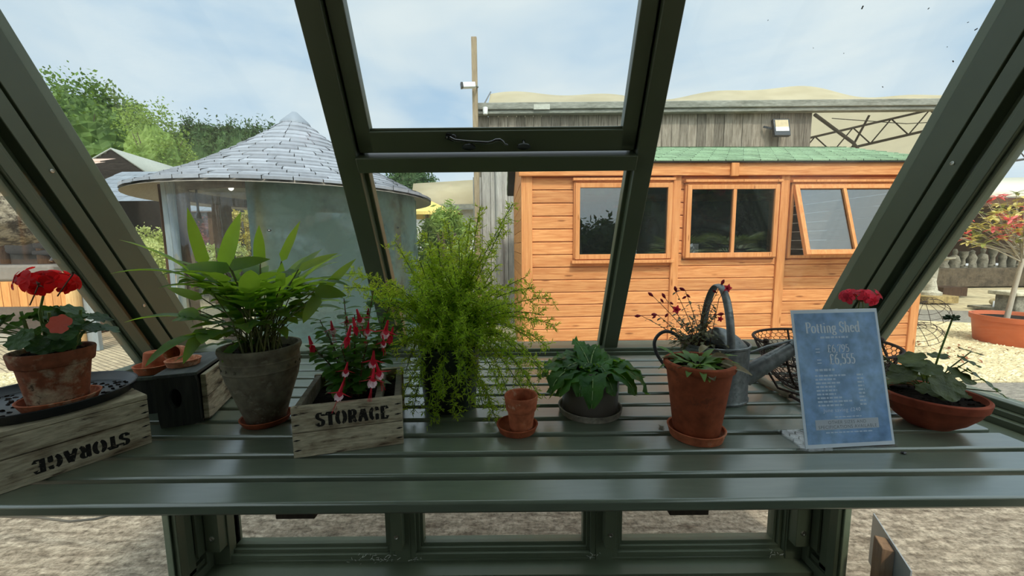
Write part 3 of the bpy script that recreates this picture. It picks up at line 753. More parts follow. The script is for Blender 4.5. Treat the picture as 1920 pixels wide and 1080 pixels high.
def soil_disc(root, r, z, dome=0.006, rnd=random.Random(5)):
    m = MB(); n = 36; rings = [0.0, 0.35, 0.65, 0.85, 1.0]; vs = []; fs = []
    for q in rings:
        for k in range(n):
            a = 2 * pi * k / n; vs.append(V((r * q * cos(a), r * q * sin(a), z + dome * (1 - q * q) + rnd.uniform(-.0018, .0018))))
    for i in range(len(rings) - 1):
        for k in range(n):
            k1 = (k + 1) % n; fs.append((i * n + k, i * n + k1, (i + 1) * n + k1, (i + 1) * n + k))
    m.add(vs, fs)
    for i in range(60):
        a = rnd.uniform(0, 6.28); q = r * sqrt(rnd.random()) * 0.95
        m.blob((q * cos(a), q * sin(a), z + dome * (1 - (q / r) ** 2)), rnd.uniform(.0015, .004), 5, 4, 0.2, rnd)
    return m.build('soil', SOIL, root)

CZA = TZ + 0.109
# black round tray on the crate
m = MB(); R = 0.136
m.lathe([(0, 0), (R - 0.012, 0), (R - 0.009, 0.002), (R - 0.002, 0.017), (R, 0.019), (R - 0.001, 0.0205), (R - 0.004, 0.0195), (R - 0.012, 0.005), (R - 0.016, 0.003), (0, 0.003)], 64)
tr = m.build('tray', TRAYM, None, loc=(-0.962, 0.765, CZA + 0.0002)); tag(tr, 'round black plastic tray lying on the upside-down storage crate', 'tray')
mm = MB(); rs = random.Random(2)
for i in range(170):
    a = rs.uniform(0, 6.28); q = 0.118 * sqrt(rs.random())
    if hypot(q * cos(a) - 0.05, q * sin(a) + 0.02) < 0.062: continue
    mm.blob((q * cos(a), q * sin(a), 0.0035), (rs.uniform(.002, .006), rs.uniform(.002, .005), rs.uniform(.001, .003)), 6, 4, 0.3, rs)
tag(mm.build('soil_crumb', SOIL, None, loc=tr.location), 'dark soil crumbs strewn on the black tray', 'soil', None, 'stuff')
saucer('saucer', 'orange clay saucer on the black tray under the red geranium', -0.908, 0.742, CZA + 0.0035, 0.059, 0.019)

# ---- foliage helpers
GER_LEAF = m_leaf('geranium_leaf', rgb(44, 74, 40), rgb(70, 100, 52), 0.22, rgb(90, 130, 40), rough=0.5, bmp=0.3, bscale=150)
STEM = m_leaf('green_stem', rgb(96, 120, 60), rgb(118, 138, 74), 0.2)
STEMRED = m_leaf('reddish_stem', rgb(92, 62, 46), rgb(112, 80, 54), 0.1)
def petal_mat(name, c, tc, tr=0.3): return m_leaf(name, c, c, tr, tc, rough=0.5, var=(0.6, 1.35))
RED = petal_mat('scarlet_petal', rgb(232, 14, 20), rgb(255, 40, 36), 0.5)
PINKRED = petal_mat('crimson_petal', rgb(218, 44, 70), rgb(250, 80, 100), 0.45)
WHITEP = petal_mat('white_petal', rgb(240, 226, 232), rgb(250, 236, 240), 0.4)
PEACH = petal_mat('salmon_leaf', rgb(196, 92, 78), rgb(236, 110, 90), 0.4)
def round_leaf(mb, c, n, r, rs, lobes=7, cup=0.15):
    """scalloped kidney leaf facing n, petiole notch towards 'down-slope'"""
    n = V(n).normalized(); e1 = n.cross(V((0.3, 0.2, 1)))
    if e1.length < 1e-3: e1 = V((1, 0, 0))
    e1.normalize(); e2 = n.cross(e1); a0 = rs.uniform(0, 6.28)
    k = 34; vs = [V(c)]; mid = []; out = []
    for i in range(k):
        a = 2 * pi * i / k; rr = r * (1 + 0.07 * cos(lobes * a)) * (0.62 if i in (0,) else 1.0) * (0.86 if i in (1, k - 1) else 1.0)
        d = e1 * cos(a + a0) + e2 * sin(a + a0)
        wv = 0.10 * r * sin(lobes * a + 0.7)
        mid.append(V(c) + d * rr * 0.55 + n * (cup * r * 0.35)); out.append(V(c) + d * rr + n * (cup * r * 0.6 + wv * 0.8))
    vs += mid + out; fs = []
    for i in range(k):
        j = (i + 1) % k
        fs += [(0, 1 + i, 1 + j), (1 + i, 1 + k + i, 1 + k + j, 1 + j)]
    mb.add(vs, fs)
def floret(mb, c, n, r, rs, np_=5):
    n = V(n).normalized(); e1 = n.orthogonal().normalized(); e2 = n.cross(e1); a0 = rs.uniform(0, 6.28)
    for i in range(np_):
        a = a0 + 2 * pi * i / np_; d = (e1 * cos(a) + e2 * sin(a)) + n * 0.12
        mb.leaf(V(c), d, n, r * rs.uniform(.85, 1.15), r * 0.46, droop=0.5, seg=4, fold=0.12, prof=lambda t: (sin(pi * min(1, 0.08 + 0.84 * t ** 0.8))) ** 0.7)
def umbel(root, c, R, n, r, rs, mat, flat=0.6, name='flower_head', stem=None, top=True):
    mb = MB(); ms = MB(); c = V(c)
    for i in range(n):
        z = 1 - (i + 0.5) / n * (1.45 if top else 1.6); a = i * 2.39996 + rs.uniform(-.3, .3); q = sqrt(max(0, 1 - z * z)); k = rs.uniform(.6, 1.25)
        d = V((q * cos(a), q * sin(a), z)); p = c + V((d.x * R, d.y * R, d.z * R * flat)) * k
        floret(mb, p, d + V((0, -0.25, 0.1)), r, rs)
        if stem: ms.tube([stem, p], 0.0008, 4)
    o = mb.build(name, mat, root)
    if stem: ms.build('pedicels', STEM, o)
    return o

# ---- red geranium (left)
g = thing('potted_geranium', 'scarlet geranium in a salt-stained clay pot on the black tray', 'potted plant', (-0.912, 0.744, CZA + 0.009))
R, h, rb = 0.0605, 0.108, 0.041
MB().lathe(pot_mesh(R, h, rb, 0.27, 0.006), 56).build('pot', TERRA_OLD, g)
soil_disc(g, R - 0.009, h - 0.010)
def geranium():
    rs = random.Random(21); L = MB(); S = MB(); base = V((0, 0, h - 0.01))
    o = V(g.location)
    stalks = [V((-0.01, 0.005, 0)), V((0.012, -0.008, 0)), V((-0.03, 0.0, 0)), V((0.028, 0.01, 0))]
    for i in range(46):
        b = base + rs.choice(stalks); a = rs.uniform(0, 6.28); q = rs.uniform(.02, .085)
        hgt = rs.uniform(0.005, 0.075) * (1.25 - q / 0.14)
        tip = base + V((q * cos(a) * 1.25 - 0.012, q * sin(a), 0.012 + hgt))
        mid = b.lerp(tip, 0.5) + V((0, 0, 0.014))
        S.tube([b, mid, tip], [0.0016, 0.0013, 0.001], 6)
        n = V((cos(a) * 0.7, sin(a) * 0.7 - 0.25, 0.85))
        round_leaf(L, tip, n, rs.uniform(.013, .024), rs)
    L.build('leaves', GER_LEAF, g)
    for s_ in stalks: S.tube([base + s_, base + s_ * 1.5 + V((0, 0, .05)), base + s_ * 1.7 + V((0, 0, .085))], [0.0035, 0.003, 0.0024], 8)
    S.build('stems', STEM, g)
    fc = at(84, 522, 0.70) - o
    st = MB(); st.tube([base + V((-.01, 0, .02)), base.lerp(fc, .5) + V((-.012, -.004, .01)), fc + V((0, 0, -.012))], [0.0022, 0.002, 0.0017], 8); st.build('flower_stem', STEM, g)
    umbel(g, fc + V((0, 0, -0.008)), 0.033, 24, 0.0175, rs, RED, 0.7, stem=fc + V((0, 0, -0.014)))
    # spent buds and one salmon leaf
    for (px, py, tx, ty) in ((137, 514, 108, 555), (72, 535, 56, 572)):
        p = at(px, py, 0.66) - o; q = at(tx, ty, 0.69) - o
        m2 = MB(); m2.tube([q, q.lerp(p, .5) + V((.002, 0, .003)), p], 0.0011, 6)
        for k in range(7):
            d = V((rs.uniform(-1, 1), rs.uniform(-1, 1), rs.uniform(-.2, .8))).normalized(); m2.leaf(p, d, (0, 0, 1), 0.008, 0.002, 0.4, 3)
        m2.build('spent_flower', m_leaf('dried_bud', rgb(70, 40, 34), rgb(96, 66, 50), 0.1), g)
    m3 = MB(); round_leaf(m3, at(113, 608, 0.66) - o, (0.35, -0.8, 0.3), 0.0165, rs); m3.build('old_leaf', PEACH, g)
geranium()

# ---- saucers and small pots by the dark crates
SMALLG = 'small clay saucers and pots at the left corner'
TERRA_PALE = m_patch('pale_terracotta', rgb(186, 116, 84), rgb(206, 140, 108), 22, 0.4, 0.65, c3=rgb(220, 176, 150), bmp=0.06)
zs = TZ + 0.0985
saucer('saucer', 'clay saucer under the upturned small pot on the low black crate', -0.944, 0.985, zs, 0.044, 0.022, TERRA)
m = MB(); m.lathe([(0.0, 0.048), (0.004, 0.048), (0.005, 0.0495), (0.0195, 0.0495), (0.021, 0.048), (0.028, 0.001), (0.0275, 0), (0.0245, 0), (0.0185, 0.044), (0, 0.044)], 40)
tag(m.build('flower_pot', TERRA, None, loc=(-0.942, 0.985, zs + 0.0048)), 'small clay pot standing upside down in a saucer by the left corner', 'flower pot')
m = MB(); m.lathe(pot_mesh(0.022, 0.040, 0.014, 0.3, 0.003, 0.004), 36)
tp = m.build('flower_pot', TERRA_PALE, None, loc=(-0.884, 1.004, TZ + 0.128 + 0.0215)); tp.rotation_euler = (radians(84), 0, radians(10))
tag(tp, 'small pale clay pot lying on its side between upturned pot and black-ended crate', 'flower pot')
saucer('saucer', 'small clay saucer on top of the black-ended crate', -0.832, 0.945, TZ + 0.1282, 0.037, 0.017, TERRA_PALE)
# pot hidden behind the patinated pot
saucer('saucer', 'clay saucer under the red pot behind the patinated pot', -0.822, 1.115, TZ, 0.040, 0.016, TERRA_RED)
m = MB(); m.lathe(pot_mesh(0.044, 0.118, 0.030, 0.18, 0.004), 40)
tag(m.build('flower_pot', TERRA_RED, None, loc=(-0.822, 1.115, TZ + 0.0048)), 'red clay pot half hidden behind the patinated pot', 'flower pot')

# ---- blue star fern in the patinated pot
saucer('saucer', 'reddish clay saucer under the big patinated pot', -0.602, 0.897, TZ, 0.056, 0.016, TERRA_RED)
g = thing('potted_fern', 'big blue star fern with strap leaves in a grey patinated pot', 'potted plant', (-0.602, 0.898, TZ + 0.0048))
def fern_pot():
    R, h = 0.0865, 0.186
    prof = [(0, 0), (0.040, 0), (0.042, 0.002), (0.050, 0.03), (0.064, 0.075), (0.0755, 0.110), (0.079, 0.128), (0.0795, 0.131), (0.0815, 0.133), (0.0798, 0.136), (0.0818, 0.152), (0.0825, 0.155), (0.0805, 0.157), (0.0815, 0.168), (0.0845, 0.173), (0.0868, 0.180), (0.0855, 0.186), (0.079, 0.1865), (0.0765, 0.182), (0.074, 0.150), (0.060, 0.09), (0.036, 0.012), (0, 0.010)]
    p = MB().lathe(prof, 60, wob=0.004).build('pot', GREYPOT, g)
    m = MB(); rs = random.Random(8)
    for zc in (0.143,):
        for k in range(22):
            a = 2 * pi * k / 22; c = V((0.0815 * cos(a), 0.0815 * sin(a), zc))
            M = Matrix.Translation(c) @ Matrix.Rotation(a, 4, 'Z') @ Matrix.Rotation(pi / 2, 4, 'Y')
            m.lathe([(0.0035, -0.001), (0.004, 0.001), (0.003, 0.0015), (0.0018, 0.0008), (0, 0.0014)], 10, M)
    m.build('moulded_band', GREYPOT, p)
    soil_disc(g, 0.0745, 0.168, 0.008)
fern_pot()
FERN = m_leaf('strap_fern_leaf', rgb(60, 96, 62), rgb(92, 128, 72), 0.5, rgb(186, 224, 60), rough=0.42, var=(0.75, 1.25))
def lance(t): return (min(1, t / 0.12) ** 0.7) * (1 - max(0, (t - 0.35) / 0.65) ** 1.8) * 0.97 + 0.03
def blue_fern():
    rs = random.Random(33); o = V(g.location); L = MB(); S = MB(); top = V((0, 0, 0.170))
    def frond(b, tip_dir, Ls, lobes, Lt, droop, lw=0.0165):
        # petiole
        d = V(tip_dir).normalized(); up = V((0, 0, 1))
        p1 = b + V((d.x * 0.25, d.y * 0.25, 0.9)).normalized() * Ls * 0.5; p2 = p1 + (d + V((0, 0, 0.55))).normalized() * Ls * 0.5
        S.tube([b, p1, p2], [0.0017, 0.0014, 0.0012], 6)
        r = d.cross(up); r = r.normalized() if r.length > 1e-3 else V((1, 0, 0))
        cur = p2; dd = d.copy()
        for k in range(lobes):
            f = 1 - 0.35 * abs(k - lobes * 0.4) / max(1, lobes)
            for sg in (-1, 1):
                ld = (dd * 0.75 + r * sg * rs.uniform(.75, 1.0) + V((0, 0, rs.uniform(-.05, .3)))).normalized()
                L.leaf(cur, ld, up + dd * -0.2, Lt * 0.62 * f * rs.uniform(.75, 1.1), lw * rs.uniform(.8, 1.0), droop * rs.uniform(.5, 1.1), 6, 0.22, lance, 0.006, 2)
            nx = cur + dd * 0.024; L.leaf(cur, dd, up, 0.030, lw * 0.55, 0.05, 3, 0.1, lambda t: 1.0)
            cur = nx; dd = (dd + V((0, 0, -droop * 0.10))).normalized()
        L.leaf(cur, dd, up, Lt * rs.uniform(.8, 1.1), lw * 1.12, droop, 8, 0.22, lance, 0.005, 2)
    def base(): a = rs.uniform(0, 6.28); q = 0.05 * sqrt(rs.random()); return top + V((q * cos(a), q * sin(a), 0))
    for i in range(40):
        a = 2 * pi * i / 40 + rs.uniform(-.2, .2); e = rs.uniform(0.1, 1.3)
        frond(base(), (cos(a), sin(a) * 0.8, e), rs.uniform(.07, .17), rs.choice((1, 2, 3, 3)), rs.uniform(.085, .13), rs.uniform(.3, 0.9))
    for i in range(14):
        a = rs.uniform(0, 6.28)
        frond(base(), (cos(a), sin(a) * .7, rs.uniform(-.2, .5)), rs.uniform(.04, .10), rs.choice((0, 1, 1)), rs.uniform(.06, .09), rs.uniform(.4, 1.0), 0.011)
    # the blades that stand out against the light
    def blade(px0, py0, px1, py1, Y0, Y1, w, droop=0.15):
        p = at(px0, py0, Y0) - o; q = at(px1, py1, Y1) - o; d = q - p; w *= 1.12
        L.leaf(p, d.normalized() + V((0, 0, droop * 0.5)), V((0.2, -1, 0.5)), d.length * 1.03, w, droop, 8, 0.18, lance, 0.004, 2)
        S.tube([top + V((0.0, 0, 0)), top.lerp(p, 0.6) + V((0, 0, .015)), p], 0.0013, 6)
    blade(386, 500, 343, 392, 0.90, 0.88, 0.0125, 0.2); blade(420, 505, 446, 402, 0.86, 0.84, 0.0165, 0.15)
    blade(488, 495, 484, 424, 0.90, 0.90, 0.0115, 0.1); blade(528, 490, 560, 418, 0.89, 0.87, 0.0095, 0.1)
    blade(560, 505, 630, 478, 0.88, 0.86, 0.0090, 0.1); blade(612, 540, 664, 490, 0.88, 0.86, 0.0095, 0.15)
    blade(526, 538, 528, 494, 0.84, 0.83, 0.0095, 0.1); blade(435, 506, 330, 512, 0.84, 0.82, 0.0135, 0.4)
    blade(430, 500, 500, 492, 0.82, 0.82, 0.0125, 0.3); blade(380, 560, 305, 545, 0.85, 0.84, 0.0085, 0.3)
    blade(375, 590, 322, 600, 0.84, 0.83, 0.0095, 0.6); blade(385, 615, 345, 682, 0.82, 0.78, 0.0125, 0.5)
    blade(372, 582, 315, 640, 0.86, 0.84, 0.0075, 1.5); blade(600, 555, 570, 610, 0.82, 0.80, 0.012, 0.6)
    blade(420, 630, 355, 632, 0.83, 0.81, 0.010, 0.4); blade(590, 545, 640, 565, 0.82, 0.81, 0.014, 0.6)
    L.build('fronds', FERN, g); S.build('stalks', m_leaf('dark_stalk', rgb(96, 100, 56), rgb(120, 122, 70), 0.1), g)
blue_fern()

# ---- fuchsia in the planter crate
FUCH_LEAF = m_leaf('fuchsia_leaf', rgb(64, 104, 50), rgb(96, 138, 64), 0.42, rgb(150, 204, 60), rough=0.4)
def fuchsia_bloom(root, p, s, tilt, rs, full=True):
    """hanging flower: tube, red sepals swept up, pale corolla, stamens"""
    p = V(p); d = V((tilt[0], tilt[1], -1)).normalized()
    m = MB(); m.tube([p - d * 0.010 * s, p, p + d * 0.006 * s], [0.0014 * s, 0.0026 * s, 0.0036 * s], 8)
    e1 = d.orthogonal().normalized(); e2 = d.cross(e1); q = p + d * 0.006 * s
    for k in range(4):
        a = k * pi / 2 + 0.4; v = e1 * cos(a) + e2 * sin(a)
        m.leaf(q, v * 0.9 + d * (0.55 if full else 2.5), -d if full else v, 0.021 * s, 0.0045 * s, (-0.5 if full else 0.0), 5, 0.2, lance)
    o = m.build('flower', PINKRED, root)
    if full:
        c = MB()
        for k in range(5):
            a = k * 2 * pi / 5; v = e1 * cos(a) + e2 * sin(a)
            c.leaf(q, d + v * 0.45, v, 0.015 * s, 0.0062 * s, 0.2, 4, 0.25)
        c.build('corolla', WHITEP, o)
        f = MB()
        for k in range(6):
            v = e1 * rs.uniform(-.3, .3) + e2 * rs.uniform(-.3, .3); f.tube([q, q + d * 0.02 * s + v * 0.008, q + (d + v * 0.4) * 0.034 * s], 0.00035, 4)
        f.build('stamens', PINKRED, o)
g = thing('fuchsia_plant', 'red and white flowering fuchsia growing in the planter crate', 'plant', (-0.375, 0.875, TZ + 0.074), 0)
def fuchsia():
    rs = random.Random(51); o = V(g.location); L = MB(); S = MB()
    tips = [at(*q) for q in ((645, 560, .86), (700, 545, .9), (735, 560, .92), (612, 620, .85), (590, 655, .84), (665, 590, .83), (720, 610, .85), (755, 600, .9), (690, 640, .80), (640, 650, .80), (600, 600, .92), (735, 640, .86), (620, 690, .80), (680, 590, .95))]
    for t in tips:
        t = t - o; b = V((t.x * 0.25, t.y * 0.25, 0.002)); m1 = b.lerp(t, .5) + V((0, 0, 0.02))
        S.tube([b, m1, t], [0.0022, 0.0016, 0.001], 6)
        for k in range(15):
            f = 0.10 + 0.90 * k / 14; q = b.lerp(m1, f * 2) if f < .5 else m1.lerp(t, f * 2 - 1)
            a = k * 1.57 + rs.uniform(-.4, .4)
            for sg in (0, pi):
                d = V((cos(a + sg), sin(a + sg), rs.uniform(-.1, .6))); Ln = rs.uniform(.026, .044) * (1.15 - 0.35 * f)
                L.leaf(q, d, (0, 0, 1), Ln, Ln * 0.31, rs.uniform(.2, .7), 5, 0.18)
    L.build('leaves', FUCH_LEAF, g); S.build('stems', STEMRED, g)
    for px, py, Y, s, full in ((672, 590, .83, 1.1, 1), (664, 605, .81, 1.0, 0), (690, 612, .82, .9, 1), (725, 612, .83, 1.2, 1), (735, 622, .84, 1.0, 0), (700, 668, .80, 1.1, 1), (708, 690, .79, 1.1, 1), (700, 702, .78, 1.2, 1), (650, 688, .79, .9, 1), (640, 728, .76, 1.1, 1), (582, 640, .84, 1.1, 0), (622, 610, .85, .9, 1), (650, 598, .87, .8, 1), (655, 622, .79, 1.2, 0), (690, 585, .90, .8, 0), (718, 636, .82, .8, 1)):
        p = at(px, py, Y) - o
        fuchsia_bloom(g, p, s * 1.15, (rs.uniform(-.3, .3), rs.uniform(-.4, .1)), rs, bool(full))
        S2 = None
fuchsia()

# ---- asparagus fern
g = thing('potted_asparagus_fern', 'feathery asparagus fern billowing over a dark green pot', 'potted plant', (-0.167, 0.985, TZ))
m = MB(); m.lathe([(0, 0), (0.064, 0), (0.067, 0.004), (0.074, 0.08), (0.0785, 0.158), (0.080, 0.162), (0.078, 0.166), (0.073, 0.166), (0.071, 0.160), (0.060, 0.01), (0, 0.008)], 48)
m.build('pot', DARKPOT, g); soil_disc(g, 0.071, 0.154)
ASP = m_leaf('asparagus_needles', rgb(112, 156, 58), rgb(156, 192, 74), 0.62, rgb(226, 246, 76), rough=0.6, spec=0.2, scale=14, var=(0.85, 1.15))
def asparagus():
    rs = random.Random(77); o = V(g.location); L = MB(); S = MB(); top = V((0, 0, 0.158))
    def needle(p, d, Ln):
        w = d.orthogonal().normalized() * 0.0010; q = p + d * Ln
        w2 = Matrix.Rotation(rs.uniform(0, 3.1), 3, d) @ w
        L.add([p - w2 * .4, p + w2 * .4, p + d * Ln * .55 + w2 * 1.1, q, p + d * Ln * .55 - w2 * 1.1], [(0, 1, 2, 3, 4)])
    def spray(pts, dens=1.0, bushy=1.0, Ln=0.0128):
        S.tube(pts, [0.0011] * len(pts), 5)
        for a, b_ in zip(pts, pts[1:]):
            seg = b_ - a; n = max(1, int(seg.length / 0.0042 * dens)); ax = seg.normalized()
            for i in range(n):
                p = a.lerp(b_, (i + rs.random()) / n); ph = rs.uniform(0, 6.28); e = ax.orthogonal().normalized(); e = Matrix.Rotation(ph, 3, ax) @ e
                sd = (e + ax * rs.uniform(.3, .9)).normalized(); sl_ = rs.uniform(.006, .034) * bushy
                tip = p + sd * sl_ + V((0, 0, -sl_ * 0.15))
                if sl_ > 0.012: S.tube([p, tip], 0.0005, 3, cap=False)
                for k in range(4 + int(sl_ / 0.0026)):
                    c = p.lerp(tip, rs.random()); r = V((rs.gauss(0, 1), rs.gauss(0, 1), rs.gauss(0, 1))).normalized()
                    needle(c, (r + sd * 0.6).normalized(), Ln * rs.uniform(.6, 1.15))
    def stem(tip, sag, b=None, n=9, **kw):
        b = b or top + V((rs.uniform(-.045, .045), rs.uniform(-.045, .045), 0)); ctrl = b.lerp(tip, 0.45) + V((0, 0, sag))
        pts = []
        for i in range(n + 1):
            t = i / n; pts.append(b * (1 - t) ** 2 + ctrl * 2 * t * (1 - t) + tip * t * t)
        spray(pts, **kw)
    for px, py, Y, sag in ((900, 388, 1.0, .02), (962, 382, .98, .03), (882, 410, 1.0, .02), (740, 452, .98, .05), (760, 480, 1.0, .05), (820, 470, 1.0, .03), (800, 440, 1.02, .03), (860, 450, .98, .03), (905, 470, 1.0, .03), (930, 500, .98, .05), (1000, 540, .98, .08), (1035, 560, .96, .08), (1040, 610, .95, .09), (1015, 590, .92, .08), (985, 520, 1.05, .05), (945, 420, .97, .03), (730, 530, .98, .06), (715, 560, .95, .06), (725, 600, .93, .06), (770, 520, .92, .05), (850, 500, .90, .04), (900, 540, .88, .05), (820, 540, .88, .05), (960, 570, .9, .07), (840, 420, 1.05, .03), (780, 560, .88, .05), (690, 560, 1.0, .08), (645, 540, 1.08, .1), (655, 510, 1.1, .09), (880, 520, 1.08, .04), (800, 500, 1.1, .04)):
        stem(at(px, py, Y) - o, sag)
    # hanging sprays down the front and sides
    for px, py, Y, sag in ((790, 720, .88, .10), (800, 770, .86, .10), (830, 740, .86, .09), (860, 710, .86, .08), (880, 760, .87, .09), (905, 760, .88, .10), (925, 770, .89, .12), (940, 730, .88, .12), (960, 760, .90, .14), (985, 700, .90, .12), (1010, 690, .93, .12), (1010, 740, .90, .16), (760, 700, .93, .10), (755, 740, .93, .12), (740, 660, .95, .10), (870, 660, .86, .06), (910, 640, .87, .07), (960, 650, .9, .08), (770, 640, .9, .07), (815, 640, .87, .06), (1035, 720, .92, .16), (1000, 640, .93, .1), (850, 780, .865, .10), (815, 790, .862, .10), (935, 800, .88, .12), (1025, 650, 1.0, .12), (995, 760, .9, .16), (775, 770, .9, .12)):
        stem(at(px, py, Y) - o, sag, bushy=0.9)
    for i in range(80):
        a = rs.uniform(0, 6.28); q = rs.uniform(.03, .17)
        stem(top + V((q * cos(a) * 1.15, q * sin(a) * .8, rs.uniform(-.03, .24) * (1.25 - q * 3.4))), 0.05)
    L.build('needles', ASP, g, smooth=False); S.build('stems', STEM, g)
asparagus()

# ---- small empty pot in a saucer
saucer('saucer', 'small clay saucer in the middle of the bench under the empty pot', 0.009, 0.838, TZ, 0.0475, 0.018, TERRA_RED)
m = MB(); m.lathe(pot_mesh(0.0385, 0.083, 0.0255, 0.42, 0.0035, 0.0045), 44)
tag(m.build('flower_pot', TERRA, None, loc=(0.018, 0.832, TZ + 0.0048)), 'small empty clay pot in a saucer in front of the asparagus fern', 'flower pot')

# ---- cape primrose in the taupe pot
saucer('saucer', 'pale stone-coloured saucer under the taupe pot', 0.195, 0.938, TZ, 0.080, 0.017, STONEDISH, base=0.93)
g = thing('potted_primrose', 'broad crinkled-leaf primrose in a taupe pot on a pale saucer', 'potted plant', (0.195, 0.938, TZ + 0.0048))
m = MB(); m.lathe([(0, 0), (0.066, 0), (0.0685, 0.003), (0.0715, 0.104), (0.0725, 0.112), (0.0715, 0.1145), (0.067, 0.1145), (0.066, 0.110), (0.062, 0.01), (0, 0.008)], 52)
m.build('pot', TAUPE, g); soil_disc(g, 0.0655, 0.104)
PRIM = m_leaf('primrose_leaf', rgb(44, 82, 42), rgb(74, 118, 52), 0.3, rgb(140, 190, 50), rough=0.45, bmp=0.5, bscale=55, scale=20)
RIB = m_leaf('pale_midrib', rgb(150, 176, 110), rgb(170, 190, 128), 0.2)
def primrose():
    rs = random.Random(90); o = V(g.location); L = MB(); K = MB(); top = V((0, 0, 0.108))
    def bleaf(b, d, Ln, W, droop, bend=0.0):
        n = 10; p = V(b); d = V(d).normalized(); r = d.cross(V((0, 0, 1))).normalized(); nn = r.cross(d); step = Ln / n; vs = []; fs = []; sp = []
        c = 7
        for i in range(n + 1):
            t = i / n; w = W * (0.22 + 0.78 * sin(pi * min(1, t ** 0.8 * 0.93 + 0.05)) ** 0.85) * (1 if t < 0.97 else 0.55)
            w *= 1 + 0.09 * sin(t * 34 + rs.random())
            for k in range(c):
                u = (k / (c - 1) - 0.5) * 2
                z = 0.20 * abs(u) * w - 0.10 * w * u * u + 0.0035 * sin(t * 30 + abs(u) * 3.0) * (1 - abs(u) * 0.3) + abs(u) ** 3 * 0.008 * sin(t * 26 + (1 if u > 0 else 2.2))
                vs.append(p + r * (u * w) + nn * z)
            sp.append(p - nn * 0.0004 + nn * 0.0012)
            q = Matrix.Rotation(-droop / n * (0.5 + t), 3, r); d = q @ d; nn = q @ nn
            q2 = Matrix.Rotation(bend / n, 3, nn); d = q2 @ d; r = q2 @ r
            p = p + d * step
        for i in range(n):
            for k in range(c - 1):
                a = i * c + k; fs.append((a, a + 1, a + c + 1, a + c))
        L.add(vs, fs); K.tube(sp, [0.0018 - 0.0013 * i / n for i in range(n + 1)], 5)
    # outer skirt hanging over the rim
    for a, Ln, W, dr in ((-95, .125, .026, 2.1), (-118, .10, .026, 1.8), (-70, .095, .021, 1.9), (-48, .115, .030, 1.75), (-20, .135, .036, 1.85), (8, .12, .034, 1.5), (-150, .12, .030, 1.7), (178, .115, .032, 1.5), (-132, .115, .027, 1.9), (40, .11, .03, 1.2), (90, .12, .03, 1.3), (135, .12, .03, 1.3)):
        a = radians(a); d = V((cos(a), sin(a), 0.42)); bleaf(top + V((cos(a) * .014, sin(a) * .014, 0)), d, Ln * 1.12, W * 1.22, dr, rs.uniform(-.3, .3))
    # inner leaves standing higher
    for a, Ln, W, dr, e in ((150, .095, .026, 1.1, .9), (100, .10, .024, 1.0, 1.1), (60, .10, .026, 1.2, .9), (10, .10, .028, 1.4, .7), (200, .09, .025, 1.3, .8), (-60, .075, .020, 1.4, .8), (-110, .07, .02, 1.3, .9), (125, .09, .022, .7, 1.8), (240, .075, .02, 1.2, 1.0), (75, .075, .018, .8, 1.6)):
        a = radians(a); bleaf(top, V((cos(a), sin(a), e)), Ln, W * 1.25, dr, rs.uniform(-.4, .4))
    L.build('leaves', PRIM, g, ang=80); K.build('midribs', RIB, g)
primrose()

# ---- tall clay pot with a tatty seedling
saucer('saucer', 'orange clay saucer under the tall pot before the watering can', 0.402, 0.806, TZ, 0.060, 0.022, TERRA, base=0.86)
g = thing('potted_seedling', 'low leafy plant with withered leaves in a tall clay pot', 'potted plant', (0.402, 0.806, TZ + 0.0048))
m = MB(); m.lathe([(0, 0), (0.044, 0), (0.046, 0.002), (0.0655, 0.148), (0.0705, 0.150), (0.0725, 0.156), (0.0715, 0.163), (0.068, 0.166), (0.0635, 0.165), (0.0615, 0.16), (0.042, 0.012), (0, 0.010)], 56)
m.build('pot', TERRA_RED, g); soil_disc(g, 0.060, 0.152)
def seedling():
    rs = random.Random(14); L = MB(); D = MB(); top = V((0, 0, 0.155))
    for i in range(46):
        a = rs.uniform(0, 6.28); q = rs.uniform(0, .03); b = top + V((q * cos(a) - .005, q * sin(a), 0)); e = rs.uniform(.2, 1.4)
        L.leaf(b, (cos(a), sin(a), e), (0, 0, 1), rs.uniform(.035, .068), rs.uniform(.006, .0105), rs.uniform(.5, 1.5), 6, 0.25, None, 0.01, 1)
    L.leaf(top + V((.02, .01, .012)), (1, .1, .35), (0, 0, 1), .045, .0075, .5, 6, .2)
    L.build('leaves', m_leaf('seedling_leaf', rgb(88, 124, 56), rgb(128, 158, 84), 0.35, rgb(150, 190, 60)), g)
    for b, d, Ln, W, dr in (((.03, -.03, .006), (.8, -.5, .3), .06, .010, .9), ((-.01, -.05, .008), (.05, -.8, .2), .032, .009, 1.6), ((-.035, -.035, .006), (-.8, -.1, .2), .03, .008, .4), ((.02, -.01, .02), (.7, -.3, .4), .035, .009, .8), ((.01, .02, .02), (.5, .3, 1.0), .04, .007, 1.4), ((-.04, .01, .012), (-1, .3, .3), .04, .008, .7), ((.035, -.02, .01), (.3, -.7, .6), .03, .009, 1.2)):
        D.leaf(top + V(b), d, (0, 0, 1), Ln, W, dr, 6, 0.4, None, 0.05, 1, 0.8)
    D.build('withered_leaves', m_leaf('withered_leaf', rgb(160, 150, 116), rgb(120, 104, 74), 0.25), g)
seedling()

